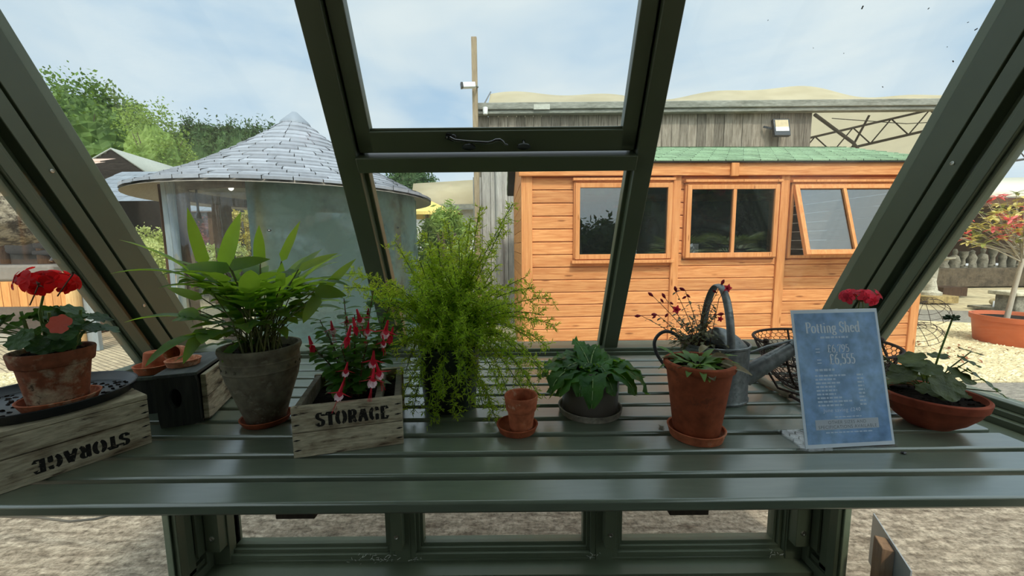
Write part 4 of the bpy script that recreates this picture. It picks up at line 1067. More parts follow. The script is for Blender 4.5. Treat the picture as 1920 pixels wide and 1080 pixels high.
# ---- galvanised watering can with a fuchsia in it
g = thing('watering_can', 'galvanised watering can with hooped handle behind the tall clay pot', 'watering can', (0.556, 1.035, TZ))
def can():
    R, H = 0.0855, 0.152
    m = MB(); m.lathe([(0, 0.006), (R - 0.006, 0.006), (R - 0.003, 0.0), (R + 0.002, 0.001), (R + 0.003, 0.006), (R, 0.010), (R - 0.001, H - 0.008), (R + 0.0025, H - 0.004), (R + 0.0025, H), (R - 0.001, H + 0.001), (R - 0.003, H - 0.006), (R - 0.004, 0.012), (0, 0.010)], 56)
    m.build('body', ZINC, g)
    # half dome cover on the spout side
    m = MB(); n = 24; rings = 8; vs = []; fs = []
    for i in range(rings + 1):
        t = i / rings
        for k in range(n + 1):
            a = -pi / 2 + pi * k / n; r = (R - 0.003) * (1 - t)
            x = r * cos(a) - 0.004; y = r * sin(a)
            vs.append(V((x, y, H - 0.004 + 0.045 * (1 - (1 - t) ** 2.2) * (0.55 + 0.45 * cos(a) ** 0.5 if cos(a) > 0 else 0.55))))
    for i in range(rings):
        for k in range(n):
            a = i * (n + 1) + k; fs.append((a, a + 1, a + n + 2, a + n + 1))
    m.add(vs, fs); e_ = [vs[i * (n + 1)] for i in range(rings + 1)] + [vs[i * (n + 1) + n] for i in range(rings - 1, -1, -1)]
    m.add(e_, [tuple(range(len(e_)))]); m.build('cover', ZINC, g)
    # hoop handle across the top
    pts = []
    for i in range(21):
        a = pi * i / 20; pts.append(V((0.004, -(R - 0.010) * cos(a) * (1 - 0.18 * sin(a)), H - 0.02 + 0.176 * sin(a) ** 0.8)))
    m = MB(); 
    for a, b_ in zip(pts, pts[1:]): pass
    vs = []; fs = []
    for i, p in enumerate(pts):
        d = (pts[min(i + 1, 20)] - pts[max(i - 1, 0)]).normalized(); nr = V((1, 0, 0)).cross(d).normalized()
        for k in range(8):
            q = k / 8 * 2 * pi; vs.append(p + V((1, 0, 0)) * 0.011 * cos(q) + nr * 0.0042 * sin(q))
    for i in range(20):
        for k in range(8): k1 = (k + 1) % 8; fs.append((i * 8 + k, i * 8 + k1, (i + 1) * 8 + k1, (i + 1) * 8 + k))
    m.add(vs, fs); m.build('hoop_handle', ZINC, g)
    # rear handle
    lo = g.location
    pts = [V((-R * 0.9, -0.01, H - 0.012)), V((-R - 0.03, -0.01, H + 0.026)), V((-R - 0.062, -0.01, H + 0.030)), V((-R - 0.082, -0.01, H + 0.008)), V((-R - 0.080, -0.01, H - 0.02)), V((-R - 0.062, -0.01, H - 0.052)), V((-R - 0.035, -0.01, H - 0.080)), V((-R * 0.985, -0.01, H - 0.105))]
    def sm(p, n=4):
        out = []
        for i in range(len(p) - 1):
            p0, p1, p2, p3 = p[max(i - 1, 0)], p[i], p[i + 1], p[min(i + 2, len(p) - 1)]
            for k in range(n):
                t = k / n; out.append(0.5 * ((2 * p1) + (p2 - p0) * t + (2 * p0 - 5 * p1 + 4 * p2 - p3) * t * t + (3 * p1 - p0 - 3 * p2 + p3) * t ** 3))
        return out + [p[-1]]
    MB().tube(sm(pts), 0.0046, 10).build('rear_handle', m_plain('dark_zinc', rgb(58, 60, 62), rough=0.4, spec=0.5, var=0.1), g)
    # spout and brace
    a, b_ = V((R * 0.90, -0.012, 0.055)), V((R + 0.15, -0.03, 0.165))
    MB().tube([a, a.lerp(b_, .5), b_, b_ + (b_ - a).normalized() * 0.03], [0.027, 0.021, 0.0155, 0.0145], 20).build('spout', ZINC, g)
    c = a.lerp(b_, .78)
    m = MB(); d = (b_ - a).normalized(); m.tube([c - d * .004, c + d * .004], 0.0205, 20); m.tube([V((R * 0.99, -0.01, 0.118)), V((R + 0.05, -0.018, 0.142)), c + V((-.004, 0, .019))], 0.0035, 8)
    m.build('brace', ZINC, g)
    MB().lathe([(0, 0.04), (R - 0.012, 0.04), (R - 0.0055, 0.118), (0, 0.126)], 30).build('soil', SOIL, g)
can()
f = thing('fuchsia_plant', 'twiggy bronze-leaved fuchsia with red buds planted in the watering can', 'plant', (0.517, 1.03, TZ + 0.124))
def fuchsia2():
    rs = random.Random(61); o = V(f.location); L = MB(); S = MB(); BUDM = m_leaf('red_bud', rgb(140, 28, 44), rgb(166, 40, 56), .15)
    def bud(p, d, s=1.0):
        d = V(d).normalized(); MB().tube([p, p + d * .004 * s, p + d * .010 * s, p + d * .015 * s, p + d * .018 * s], [0.0008 * s, 0.003 * s, 0.0046 * s, 0.003 * s, 0.0004], 8).build('bud', BUDM, f)
    stems = [((1202, 592, 1.03), 1), ((1225, 556, 1.03), 1), ((1268, 548, 1.04), 1), ((1285, 545, 1.04), 1), ((1325, 560, 1.05), 0), ((1352, 535, 1.03), 1), ((1340, 570, 1.02), 0), ((1232, 590, 1.0), 1), ((1255, 610, 0.99), 0), ((1300, 590, 1.0), 0), ((1330, 600, 1.02), 0), ((1278, 600, 1.0), 0), ((1310, 570, 1.06), 0), ((1248, 560, 1.05), 1), ((1345, 590, 1.0), 1), ((1262, 640, .97), 0), ((1270, 628, .98), 0)]
    for (px, py, Y), hasb in stems:
        t = at(px, py, Y) - o; b = V((rs.uniform(-.03, .02), rs.uniform(-.03, .03), 0)); c = b.lerp(t, .5) + V((0, 0, .012))
        pts = [b * (1 - q) ** 2 + c * 2 * q * (1 - q) + t * q * q for q in [i / 6 for i in range(7)]]
        S.tube(pts, [0.0013 - 0.0001 * i for i in range(7)], 5)
        for k in range(13):
            q = 0.25 + 0.75 * k / 12; p = b * (1 - q) ** 2 + c * 2 * q * (1 - q) + t * q * q; a = rs.uniform(0, 6.28)
            for sg in (0, pi):
                if hasb and q > .7 and rs.random() < .6: continue
                Ln = rs.uniform(.009, .018); L.leaf(p, (cos(a + sg), sin(a + sg), rs.uniform(-.2, .8)), (0, 0, 1), Ln, Ln * .24, rs.uniform(.3, 1.0), 4, .2)
        if hasb:
            bud(t, (t - c).normalized() + V((rs.uniform(-.4, .4), 0, rs.uniform(-.6, .1)))); 
            p = pts[5]; bud(p + V((.004, 0, .006)), (rs.uniform(-1, 1), rs.uniform(-.3, .3), .5), .75)
    for i in range(230):
        a = rs.uniform(0, 6.28); q = .075 * sqrt(rs.random()); L.leaf((q * cos(a) + .005, q * sin(a), rs.uniform(.0, .07) * (1.3 - q * 8)), (cos(a), sin(a), rs.uniform(-.2, .9)), (0, 0, 1), rs.uniform(.012, .024), .004, .8, 4, .2)
    L.build('leaves', m_leaf('bronze_leaf', rgb(88, 92, 62), rgb(124, 118, 90), 0.25, rgb(140, 150, 70)), f); S.build('twigs', m_leaf('twig', rgb(92, 56, 44), rgb(110, 74, 54), .05), f)
    for px, py, Y, s in ((1268, 580, 1.0, 1.0), (1364, 540, 1.0, 0.95), (1350, 598, .97, .7)):
        p = at(px, py, Y) - o; m = MB()
        for k in range(5):
            a = k * 1.256; m.leaf(p, (cos(a), -.4, sin(a)), (0, -1, 0), .013 * s, .0042 * s, .5, 5, .2, lance)
        m.blob(p, .004 * s, 8, 6); m.build('flower', PINKRED, f)
    m = MB(); m.tube([V((.02, 0, 0)), at(1340, 600, 1.0) - o, at(1348, 560, 1.0) - o, at(1362, 540, 1.0) - o], .0009, 5); m.build('flower_stem', STEMRED, f)
fuchsia2()

# ---- wire basket
g = thing('wire_basket', 'round rusty chicken-wire basket behind the price sign', 'basket', (0.893, 1.085, TZ))
def basket():
    R, r0, H = 0.168, 0.088, 0.136
    def P(a, t):  # t 0 bottom .. 1 rim
        r = r0 + (R - r0) * (t ** 0.62); return V((r * cos(a), r * sin(a), 0.006 + (H - 0.006) * t))
    def ring(t, n=64): return [P(2 * pi * k / n, t) for k in range(n + 1)]
    MB().tube(ring(1.0), 0.0042, 8, cap=False).build('rim', RUSTWIRE, g)
    m = MB(); m.tube(ring(0.62), 0.003, 6, cap=False); m.build('hoop', RUSTWIRE, g)
    m = MB(); m.tube(ring(0.0), 0.0038, 8, cap=False); m.tube(ring(0.0 + .18), .0025, 6, cap=False); m.build('base_ring', RUSTWIRE, g)
    for k in range(6):
        a = k * pi / 3 + 0.4; MB().tube([P(a, t / 6) for t in range(7)], 0.0034, 6).build('strap', RUSTWIRE, g)
    # hexagonal netting
    m = MB(); n = 46; rows = 13
    for j in range(rows):
        for k in range(n):
            a0 = 2 * pi * (k + 0.5 * (j % 2)) / n; da = 2 * pi / n; t0, t1 = j / rows, (j + 0.55) / rows; t2 = (j + 1.0) / rows
            c = P(a0, t0); u = P(a0, t1)
            m.tube([c, u], 0.0011, 4, cap=False)
            m.tube([u, P(a0 + da / 2, t2)], 0.0009, 4, cap=False); m.tube([u, P(a0 - da / 2, t2)], 0.0009, 4, cap=False)
    for k in range(-4, 5):
        y = k * 0.018; x = sqrt(max(0, r0 * r0 - y * y)); m.tube([V((-x, y, .006)), V((x, y, .006))], .001, 4); m.tube([V((y, -x, .006)), V((y, x, .006))], .001, 4)
    m.build('netting', RUSTWIRE, g)
    # folded wire bail with its two ears
    MB().blob(P(pi * 1.02, 1.0) + V((0, 0, .006)), .008, 8, 6).build('ear', RUSTWIRE, g); MB().blob(P(-0.02, 1.0) + V((0, 0, .004)), .009, 8, 6).build('ear', RUSTWIRE, g)
    l, r = P(pi * 1.02, 1.0), P(-0.02, 1.0)
    m = MB(); m.tube([l + V((0, 0, .006)), l + V((-.012, -.012, -.02)), l + V((-.018, -.03, -.06)), l + V((.0, -.06, -.11)), V((-.10, -.135, .012)), V((0, -.16, .008)), V((.10, -.135, .012)), r + V((.004, -.05, -.09)), r + V((.006, -.01, -.03)), r], .0032, 7); m.build('bail', RUSTWIRE, g)
basket()
g = thing('garden_tool', 'turned wooden tool handle lying beside the watering can spout', 'garden tool', (0.69, 1.06, TZ))
a = onz(1405, 700, TZ + 0.012) - V(g.location); b_ = onz(1482, 742, TZ + 0.012) - V(g.location); d = (b_ - a).normalized()
MB().tube([a, a + d * .004, a.lerp(b_, .3), a.lerp(b_, .6), a.lerp(b_, .8), a.lerp(b_, .88), b_], [.004, .009, .0115, .0095, .009, .0115, .008], 16).build('handle', m_wood('worn_ash', rgb(120, 108, 90), rgb(156, 144, 122), 'Y'), g)
MB().tube([b_, b_ + d * .05, b_ + d * .1], [.0045, .004, .003], 8).build('shank', RUSTWIRE, g)

# ---- clay bowl with geranium
g = thing('potted_geranium', 'leafy geranium with green bud on a tall stem in a shallow clay bowl', 'potted plant', (0.962, 0.850, TZ))
R, h = 0.0915, 0.076
m = MB(); m.lathe([(0, 0), (0.038, 0), (0.040, 0.002), (0.060, 0.018), (0.078, 0.040), (0.0845, 0.054), (0.0885, 0.057), (0.0912, 0.070), (0.0915, 0.074), (0.089, 0.0765), (0.0845, 0.076), (0.082, 0.070), (0.073, 0.042), (0.05, 0.016), (0, 0.010)], 60)
m.build('bowl', TERRA_BOWL, g); soil_disc(g, 0.081, 0.064)
def geranium2():
    rs = random.Random(44); o = V(g.location); L = MB(); S = MB(); top = V((0, 0, 0.066))
    def pet(b, tip, n, r):
        tip = V(tip); S.tube([b, b.lerp(tip, .5) + V((0, 0, .008)), tip], [.0017, .0014, .0011], 6); round_leaf(L, tip, n, r, rs, 7, .12)
    crown = top + V((-.005, .005, .01))
    pet(crown, at(1775, 725, .80) - o, (-.1, -.75, .6), .033); pet(crown, at(1712, 675, .84) - o, (-.5, -.2, .9), .026); pet(crown, at(1735, 690, .82) - o, (-.2, -.3, .9), .028)
    pet(crown, at(1820, 660, .86) - o, (.3, -.1, 1), .02); pet(crown, at(1815, 678, .84) - o, (.35, -.35, .9), .021); pet(crown, at(1840, 712, .82) - o, (.5, -.4, .8), .032)
    pet(crown, at(1800, 705, .82) - o, (.2, -.5, .8), .026); pet(crown, at(1690, 700, .83) - o, (-.5, -.3, .8), .026); pet(crown, at(1870, 735, .82) - o, (.5, -.4, .8), .018)
    pet(crown, at(1760, 668, .87) - o, (-.1, -.1, 1), .020); pet(crown, at(1810, 695, .83) - o, (.5, -.2, .8), .015)
    for i in range(9):
        a = rs.uniform(0, 6.28); pet(crown, crown + V((.055 * cos(a), .05 * sin(a), rs.uniform(.0, .03))), (cos(a) * .4, sin(a) * .4, .9), rs.uniform(.017, .026))
    L.build('leaves', m_leaf('olive_geranium_leaf', rgb(66, 78, 46), rgb(92, 104, 60), .25, rgb(120, 140, 50), bmp=.3, bscale=150), g); S.build('stems', STEM, g)
    t = at(1786, 597, .84) - o
    m = MB(); m.tube([crown, crown.lerp(t, .5) + V((-.001, 0, .004)), t], [.0022, .0019, .0016], 8); m.build('flower_stem', STEM, g)
    m = MB()
    for k in range(22):
        z = rs.uniform(-.25, 1); a = k * 2.4; q = sqrt(1 - z * z) if z < 1 else 0; d = V((q * cos(a) * 1.2, q * sin(a) * 1.2, z * .7)); m.tube([t, t + d * .006, t + d * .011, t + d * .014], [.0012, .0022, .0024, .0003], 6)
    m.build('bud_head', m_leaf('green_bud', rgb(52, 72, 44), rgb(74, 92, 56), .1), g)
    fc = at(1615, 556, .93) - o
    st = MB(); j = at(1607, 600, .93) - o; st.tube([crown, crown.lerp(j, .5) + V((-.01, .01, -.005)), j, fc + V((-.004, 0, -.008))], .0014, 6); st.tube([j + V((0, 0, -.02)), at(1620, 590, .93) - o, fc + V((.004, 0, -.008))], .0013, 6); st.build('flower_stem', STEM, g)
    umbel(g, fc, .037, 17, .0150, rs, PINKRED, .38, stem=fc + V((0, 0, -.012)))
geranium2()

# ---- price sign in a clear holder
a5 = radians(4.5)
S0 = V((0.592, 0.736, TZ)); g = thing('price_sign', 'blue price sign standing in a clear acrylic holder', 'sign', S0, a5)
lean = radians(13); W, Hs = 0.196, 0.283
def sp(u, v, t): # u along, v up the leaning face, t towards the viewer
    return V((u, v * sin(lean) - t * cos(lean) - 0.0, 0.003 + v * cos(lean) + t * sin(lean) * -1.0 + t * 2 * sin(lean)))
m = MB(); m.prism([(-0.003, 0), (W + 0.003, 0), (W + 0.003, Hs + 0.002), (-0.003, Hs + 0.002)], sp, 0.0012, 0.0034); m.prism([(-0.003, 0), (W + 0.003, 0), (W + 0.003, Hs + 0.002), (-0.003, Hs + 0.002)], sp, -0.0034, -0.0008)
m.box(-0.003, W + 0.003, -0.004, 0.085, 0.0008, 0.0030)
m.build('holder', ACRYL, g, smooth=False)
m = MB(); m.prism([(0, 0.002), (W, 0.002), (W, Hs), (0, Hs)], sp, -0.0006, 0.0002); m.build('paper', PAPERWHITE, g, smooth=False)
m = MB(); m.prism([(0.0055, 0.0095), (W - 0.0055, 0.0095), (W - 0.0055, Hs - 0.0075), (0.0055, Hs - 0.0075)], sp, 0.0002, 0.0005); m.build('hazed_blue_print', PRINTBLUE_HAZED, g, smooth=False)
def U(f): return f * W
def Vv(f): return Hs * (1 - f)
tx = MB(); E0, E1 = 0.0005, 0.0009
lettering('Potting Shed', sp, 0.0215, U(.145), Vv(.172), .17, .07, tx, E0, E1, .06, .86)
lettering('\u00a36,795', sp, 0.0155, U(.365), Vv(.318), .14, .06, tx, E0, E1, .06, .98)
lettering('\u00a36,555', sp, 0.0205, U(.375), Vv(.405), .15, .07, tx, E0, E1, .05, .88)
tx.build('title_lettering', PAPERWHITE, g, smooth=False)
def small_text(txt, u, v, size, mat, name, align='LEFT', sx=1.0):
    c = bpy.data.curves.new(name, 'FONT'); c.body = txt; c.size = size; c.align_x = align; c.space_character = 1.15
    ob = bpy.data.objects.new('tmp', c); COL.objects.link(ob)
    dg = bpy.context.evaluated_depsgraph_get(); me = bpy.data.meshes.new_from_object(ob.evaluated_get(dg)); bpy.data.objects.remove(ob)
    for vt in me.vertices: vt.co = sp(u + vt.co.x * sx, v + vt.co.y, 0.0009)
    me.materials.clear(); me.materials.append(mat); o = bpy.data.objects.new(name, me); COL.objects.link(o); o.parent = g; return o
m = MB(); m.prism([(U(.135), Vv(.868)), (U(.845), Vv(.868)), (U(.845), Vv(.798)), (U(.135), Vv(.798))], sp, 0.0005, 0.0008); m.build('grey_banner', PRINTGREY, g, smooth=False)
small_text('OTHER SIZES AND', U(.49), Vv(.829), .0090, PRINTTEXT, 'banner_lettering', 'CENTER')
small_text('SPECIFICATIONS AVAILABLE', U(.49), Vv(.861), .0090, PRINTTEXT, 'banner_lettering', 'CENTER')
small_text('June saving \u00a3240', U(.45), Vv(.745), .0105, PAPERWHITE, 'saving_lettering', 'CENTER')
# unreadable fine print as short broken lines
rs = random.Random(6)
def dashes(u0, u1, v, hgt):
    u = u0; fp = MB()
    while u < u1:
        w = rs.uniform(.004, .011); w = min(w, u1 - u); fp.prism([(u, v), (u + w, v), (u + w, v + hgt), (u, v + hgt)], sp, .0005, .0008); u += w + .0022
    fp.build('fine_print', FAINT, g, smooth=False)
dashes(U(.30), U(.62), Vv(.215), .004)
for f in (.295, .318): dashes(U(.23), U(.29), Vv(f), .0022)
for f in (.375, .398): dashes(U(.235), U(.285), Vv(f), .0022)
dashes(U(.20), U(.42), Vv(.452), .0045)
for i in range(9): dashes(U(.19), U(rs.uniform(.40, .58)), Vv(.492 + i * .0265), .0034); dashes(U(.665), U(.735), Vv(.492 + i * .0265), .0034)
dashes(U(.36), U(.66), Vv(.785), .002); dashes(U(.24), U(.76), Vv(.893), .0022)

# ---- crumbs on the bench, hose under the bench
m = MB(); c = onz(1240, 803, TZ)
for k in range(10): m.leaf(V((c.x, c.y, TZ + .002)), (cos(k * .63), sin(k * .63), rs.uniform(.1, .5)), (0, 0, 1), rs.uniform(.006, .012), .0016, .3, 3)
tag(m.build('dried_flower', m_leaf('dry_flower', rgb(70, 68, 48), rgb(110, 106, 84), .1), None), 'tiny dried flower lying left of the tall pot saucer', 'dried flower')
m = MB(); c = onz(1694, 851, TZ); m.blob((c.x, c.y, TZ + .0024), (.0055, .0035, .0026), 10, 8, .08)
tag(m.build('seed', BLACKIRON, None), 'small black seed lying at the right foot of the price sign', 'seed')
pts = [onz(x, y, .30) for x, y in ((-160, 955), (0, 968), (70, 970), (130, 978), (180, 973), (220, 962), (262, 945), (300, 922))]
tag(MB().tube(pts, .0045, 8).build('cable', m_plain('grey_brown_cable', rgb(92, 84, 72), rough=.5), None), 'grey-brown cable looping under the left end of the bench', 'cable')

# ================================================================== CEDAR SHED
CEDAR = m_wood('orange_cedar', rgb(190, 116, 66), rgb(232, 166, 106), 'X', scale=4.2, rough=0.65, islands=(0.84, 1.12), knots=(rgb(132, 74, 38), 4.2))
CEDARV = m_wood('orange_cedar_upright', rgb(194, 122, 70), rgb(224, 158, 100), 'Z', scale=3.2, rough=0.65, islands=(0.92, 1.08), knots=(rgb(150, 88, 44), 5.0))
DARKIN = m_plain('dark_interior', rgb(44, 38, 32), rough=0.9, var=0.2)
GLASSR = m_glass('shed_window_glass', tint=(0.55, 0.57, 0.56, 1), ior=2.3, dirt=0.015)
SHR = radians(2.0); SHP = at(985, 500, 3.70); SHO = V((SHP.x, 3.70, 0))
SHX = V((cos(SHR), sin(SHR), 0)); SHN = V((-sin(SHR), cos(SHR), 0))
def shed(px, py, off=0.0):
    d = ray(px, py); c = V((0, 0, CAM_H)); t_ = ((SHO + SHN * off) - c).dot(SHN) / d.dot(SHN); p = c + d * t_
    return (p - SHO).dot(SHX), p.z
sh = thing('cedar_shed', 'orange cedar-clad garden shed with a green felt roof', 'shed', SHO, SHR)
Wd = shed(1722, 500)[0]; Dp = 2.2
z_e = shed(1380, 330)[1]
wins = []
for (x0, x1, y0, y1) in ((1074, 1256, 338, 487), (1279, 1452, 341, 484), (1474, 1672, 341, 483)):
    a = shed(x0, (y0 + y1) / 2); b_ = shed(x1, (y0 + y1) / 2); wins.append((a[0], b_[0], shed((x0 + x1) / 2, y1)[1], shed((x0 + x1) / 2, y0)[1]))
p1x, p2x = shed(1264, 420)[0], shed(1463, 420)[0]
m = MB(); pitch = 0.1215; z = 0.05
def board(x0, x1, z0, z1):
    # shiplap: flat face with a scooped top edge
    prof = [(0.0, z0), (-0.017, z0 + 0.0), (-0.017, z1 - 0.018), (-0.006, z1 - 0.006), (0.0, z1)]
    n = len(prof); vs = [V((x, y, zz)) for x in (x0, x1) for (y, zz) in prof]
    m.add(vs, [(i, i + 1, n + i + 1, n + i) for i in range(n - 1)] + [tuple(range(n))[::-1], tuple(range(n, 2 * n))])
while z < z_e + 0.1:
    z1 = z + pitch
    cuts = [(a, b_) for a, b_, c, d in wins if d > z + 0.004 and c < z1 - 0.004]
    for a, b_, c, d in wins:
        if z + .012 < c < z1: board(a, b_, z, c)
        if z < d < z1 - .03: board(a, b_, d, z1 - .001)
    xs = 0.0
    for a, b_ in cuts + [(Wd, Wd)]:
        e = a
        for q in (p1x, p2x):
            if xs < q < e: board(xs, q, z, z1 - 0.001); xs = q
        if e - xs > 0.02: board(xs, e, z, z1 - 0.001)
        xs = b_
    z = z1
m.build('front_boards', CEDAR, sh, ang=20)
m = MB()
for i in range(int((z_e + .1) / pitch) + 1):
    z = 0.05 + i * pitch
    for X0, X1 in ((-0.016, 0.0), (Wd, Wd + 0.016)): m.box(X0, X1, 0.03, Dp, z, z + pitch - 0.006)
    m.box(0, Wd, Dp, Dp + .016, z, z + pitch - 0.006)
m.build('side_boards', m_wood('cedar_sides', rgb(196, 128, 70), rgb(220, 154, 90), 'Y', scale=3.2, islands=(.85, 1.1)), sh)
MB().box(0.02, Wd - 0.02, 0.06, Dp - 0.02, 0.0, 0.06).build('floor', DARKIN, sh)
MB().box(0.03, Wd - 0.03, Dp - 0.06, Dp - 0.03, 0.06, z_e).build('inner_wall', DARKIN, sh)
m = MB(); cw = 0.085
m.box(-0.018, cw - 0.018, -0.032, -0.006, 0.02, z_e + .02); m.build('corner_board', CEDARV, sh, bevel=.003)
MB().box(Wd - cw + .018, Wd + 0.018, -0.032, -0.006, 0.02, z_e + .02).build('corner_board', CEDARV, sh, bevel=.003)
MB().box(-0.036, -0.018, -0.032, 0.06, 0.02, z_e + .02).build('corner_board', CEDARV, sh)
for q, w in ((p1x, .075), (p2x, .085)):
    MB().box(q - w / 2, q + w / 2, -0.040, -0.004, 0.02, z_e + .02).build('post_board', CEDARV, sh, bevel=.003)
zf0, zf1 = shed(1380, 329, -.06)[1], shed(1380, 305, -.06)[1]
MB().box(-0.06, Wd + 0.06, -0.075, -0.045, zf0, zf1).build('fascia', CEDAR, sh, bevel=.004)
bx = shed(1377, 318, -.08)[0]; MB().box(bx - .036, bx + .036, -0.098, -0.0755, zf0 - .01, zf1).build('fascia_block', CEDARV, sh, bevel=.003)
MB().box(0, Wd, -0.044, 0.0, z_e, zf1).build('head_board', CEDAR, sh)
# roof of green felt shingles
zr = zf1 + 0.01; rise, run = 0.40, 1.17
m = MB(); rs = random.Random(17); nrow = 9; tw = 0.165
for sgn in (1, -1):
    for j in range(nrow):
        t0, t1 = j / nrow, (j + 1.12) / nrow
        y0 = -0.10 + run * t0; y1 = -0.10 + run * min(t1, 1.02); zz0 = zr + rise * t0; zz1 = zr + rise * min(t1, 1.02)
        if sgn < 0: y0, y1 = 2 * (run - .10) - y0, 2 * (run - .10) - y1
        x = -0.12 - tw * (0.5 if j % 2 else 0)
        while x < Wd + 0.12:
            xa, xb = max(x + .003, -0.12), min(x + tw - .003, Wd + .12)
            if xb - xa > .02:
                l = rs.uniform(0, .004)
                m.add([(xa, y0, zz0 + .012 + l), (xb, y0, zz0 + .012 + l), (xb, y1, zz1 + .006), (xa, y1, zz1 + .006), (xa, y0, zz0), (xb, y0, zz0)], [(0, 1, 2, 3), (4, 5, 1, 0)] if sgn > 0 else [(3, 2, 1, 0), (0, 1, 5, 4)])
            x += tw
m.build('shingles', m_plain('green_felt', rgb(132, 156, 126), rough=0.95, spec=.1, var=.15, scale=60, islands=(.78, 1.15), bmp=.3), sh, smooth=False)
m = MB(); ym = run - .10
m.add([(-.11, -.10, zr - .012), (Wd + .11, -.10, zr - .012), (Wd + .11, ym, zr + rise - .012), (-.11, ym, zr + rise - .012), (-.11, 2 * ym + .10, zr - .012), (Wd + .11, 2 * ym + .10, zr - .012)], [(0, 3, 2, 1), (3, 4, 5, 2)])
m.build('roof_boards', DARKIN, sh, solid=.012)
m = MB()
for X in (-.02, Wd): m.add([(X, 0, z_e), (X + .02, 0, z_e), (X + .02, ym, zr + rise - .02), (X, ym, zr + rise - .02), (X, 2 * ym, z_e), (X + .02, 2 * ym, z_e)], [(0, 3, 4), (1, 5, 2), (0, 1, 2, 3), (3, 2, 5, 4), (0, 4, 5, 1)])
m.build('gable_end', CEDAR, sh)
def shed_window(w, mid, name, opened=0.0, sill=True):
    a, b_, z0, z1 = w; fr = 0.042; H = z1 - z0
    m = MB()
    m.box(a, a + .028, -0.05, 0.05, z0, z1); m.box(b_ - .028, b_, -0.05, 0.05, z0, z1); m.box(a, b_, -0.05, 0.05, z1 - .03, z1); m.box(a, b_, -0.05 if not opened else -.03, 0.05, z0, z0 + .028)
    m.box(a - .012, b_ + .012, -.075, -.02, z1 - .012, z1 + .012)
    r = m.build('window_frame', CEDARV, sh, bevel=.003)
    s = bpy.data.objects.new('window_sash', None)
    M = Matrix.Translation((0, -0.058, z1 - .035)) @ Matrix.Rotation(-opened, 4, 'X')
    def L(mb_, x0, x1, y0, y1, zz0, zz1): mb_.box(x0, x1, y0, y1, zz0, zz1, M)
    A, B_ = a + .012, b_ - .012; h = H - .045; ms = MB(); y0, y1 = -.012, .028
    L(ms, A, A + fr, y0, y1, -h, 0); L(ms, B_ - fr, B_, y0, y1, -h, 0); L(ms, A + fr, B_ - fr, y0, y1, -fr, 0); L(ms, A + fr, B_ - fr, y0, y1, -h, -h + fr * 1.1)
    L(ms, mid - .016, mid + .016, y0, y1, -h + fr, -fr)
    so = ms.build('window_sash', CEDARV, sh, bevel=.003)
    for x0, x1 in ((A + fr, mid - .016), (mid + .016, B_ - fr)):
        g_ = MB(); L(g_, x0, x1, .006, .010, -h + fr, -fr); g_.build('pane', GLASSR, so, smooth=False)
shed_window(wins[0], shed(1168, 415)[0], 'w1'); shed_window(wins[1], shed(1368, 415)[0], 'w2'); shed_window(wins[2], shed(1577, 400, -.06)[0], 'w3', radians(17))
for w in wins[:1]: MB().box(w[0] - .02, w[1] + .02, -.085, -.02, w[2] - .03, w[2]).build('window_sill', CEDARV, sh, bevel=.003)
a = shed(1281, 475, .12); b_ = shed(1308, 457, .12)
card = MB().box(a[0], b_[0], .10, .104, wins[1][2] + .02, b_[1]).build('notice_card', PAPERWHITE, None); card.matrix_world = sh.matrix_world; card.location = SHO; card.rotation_euler = (0, 0, SHR)
tag(card, 'small white card standing inside the middle window of the cedar shed', 'card')
MB().box(wins[1][0], wins[1][1], .06, .2, wins[1][2] - .01, wins[1][2] + .019).build('inner_sill', CEDAR, sh)

# ================================================================== BARN WITH FABRIC ROOF
BARNW = m_wood('weathered_boards', rgb(104, 94, 82), rgb(158, 148, 134), 'Z', scale=4.0, rough=.9, islands=(.65, 1.2), stretch=10)
BARNP = m_wood('pale_grey_boards', rgb(140, 136, 130), rgb(186, 182, 174), 'Z', scale=4.0, rough=.9, islands=(.8, 1.12), stretch=10)  # lighter, greyer timber tone than the barn front boards
YB = 6.6
bl = at(897, 240, YB); brr = at(1521, 240, YB); zg0, zg1 = at(1100, 217, YB).z, at(1100, 197, YB).z
bn = thing('barn', 'weathered vertical-boarded barn wall behind the cedar shed', 'building', (bl.x, YB, 0))
Wb = brr.x - bl.x; m = MB(); rs = random.Random(23); x = 0
while x < Wb:
    w = rs.uniform(.13, .17); m.box(x, min(x + w - .006, Wb), rs.uniform(-.012, 0), .03, 0, zg0 + .05); x += w
m.build('front_boards', BARNW, bn, smooth=False)
MB().box(0, Wb, .035, 3.0, 0, zg0).build('core', DARKIN, bn)
m = MB(); x = -.10
for k in range(5): w = .145; m.box(x, x + w - .008, -.09 + rs.uniform(-.008, .008), -.045, 0, at(920, 305, YB).z - (.0 if k > 0 else .25)); x += w
m.build('pale_boards', BARNP, bn, smooth=False)
MB().tube([(at(938, 400, 6.5).x - bl.x, -.16, 0), (at(936, 400, 6.5).x - bl.x, -.16, at(936, 312, YB).z)], .06, 12).build('corner_pole', BARNP, bn)
GUT = m_patch('grey_gutter', rgb(146, 146, 136), rgb(118, 118, 108), 5, .4, .65, bmp=.05, sc=(.5, 3, 3))
x2 = at(1960, 220, YB).x + 2.5 - bl.x
m = MB(); m.box(-.02, x2, -.16, -.02, zg0 + .06, zg1); m.box(-.02, x2, -.13, -.02, zg0, zg0 + .06); m.build('gutter', GUT, bn, bevel=.012)
m = MB(); c = at(1016, 200, YB - .17); m.box(c.x - bl.x - .13, c.x - bl.x + .13, -.168, -.1605, c.z - .04, c.z + .04); m.build('faded_plate', m_plain('faded_plate', rgb(176, 176, 164), rough=.6, var=.15, scale=40), bn)
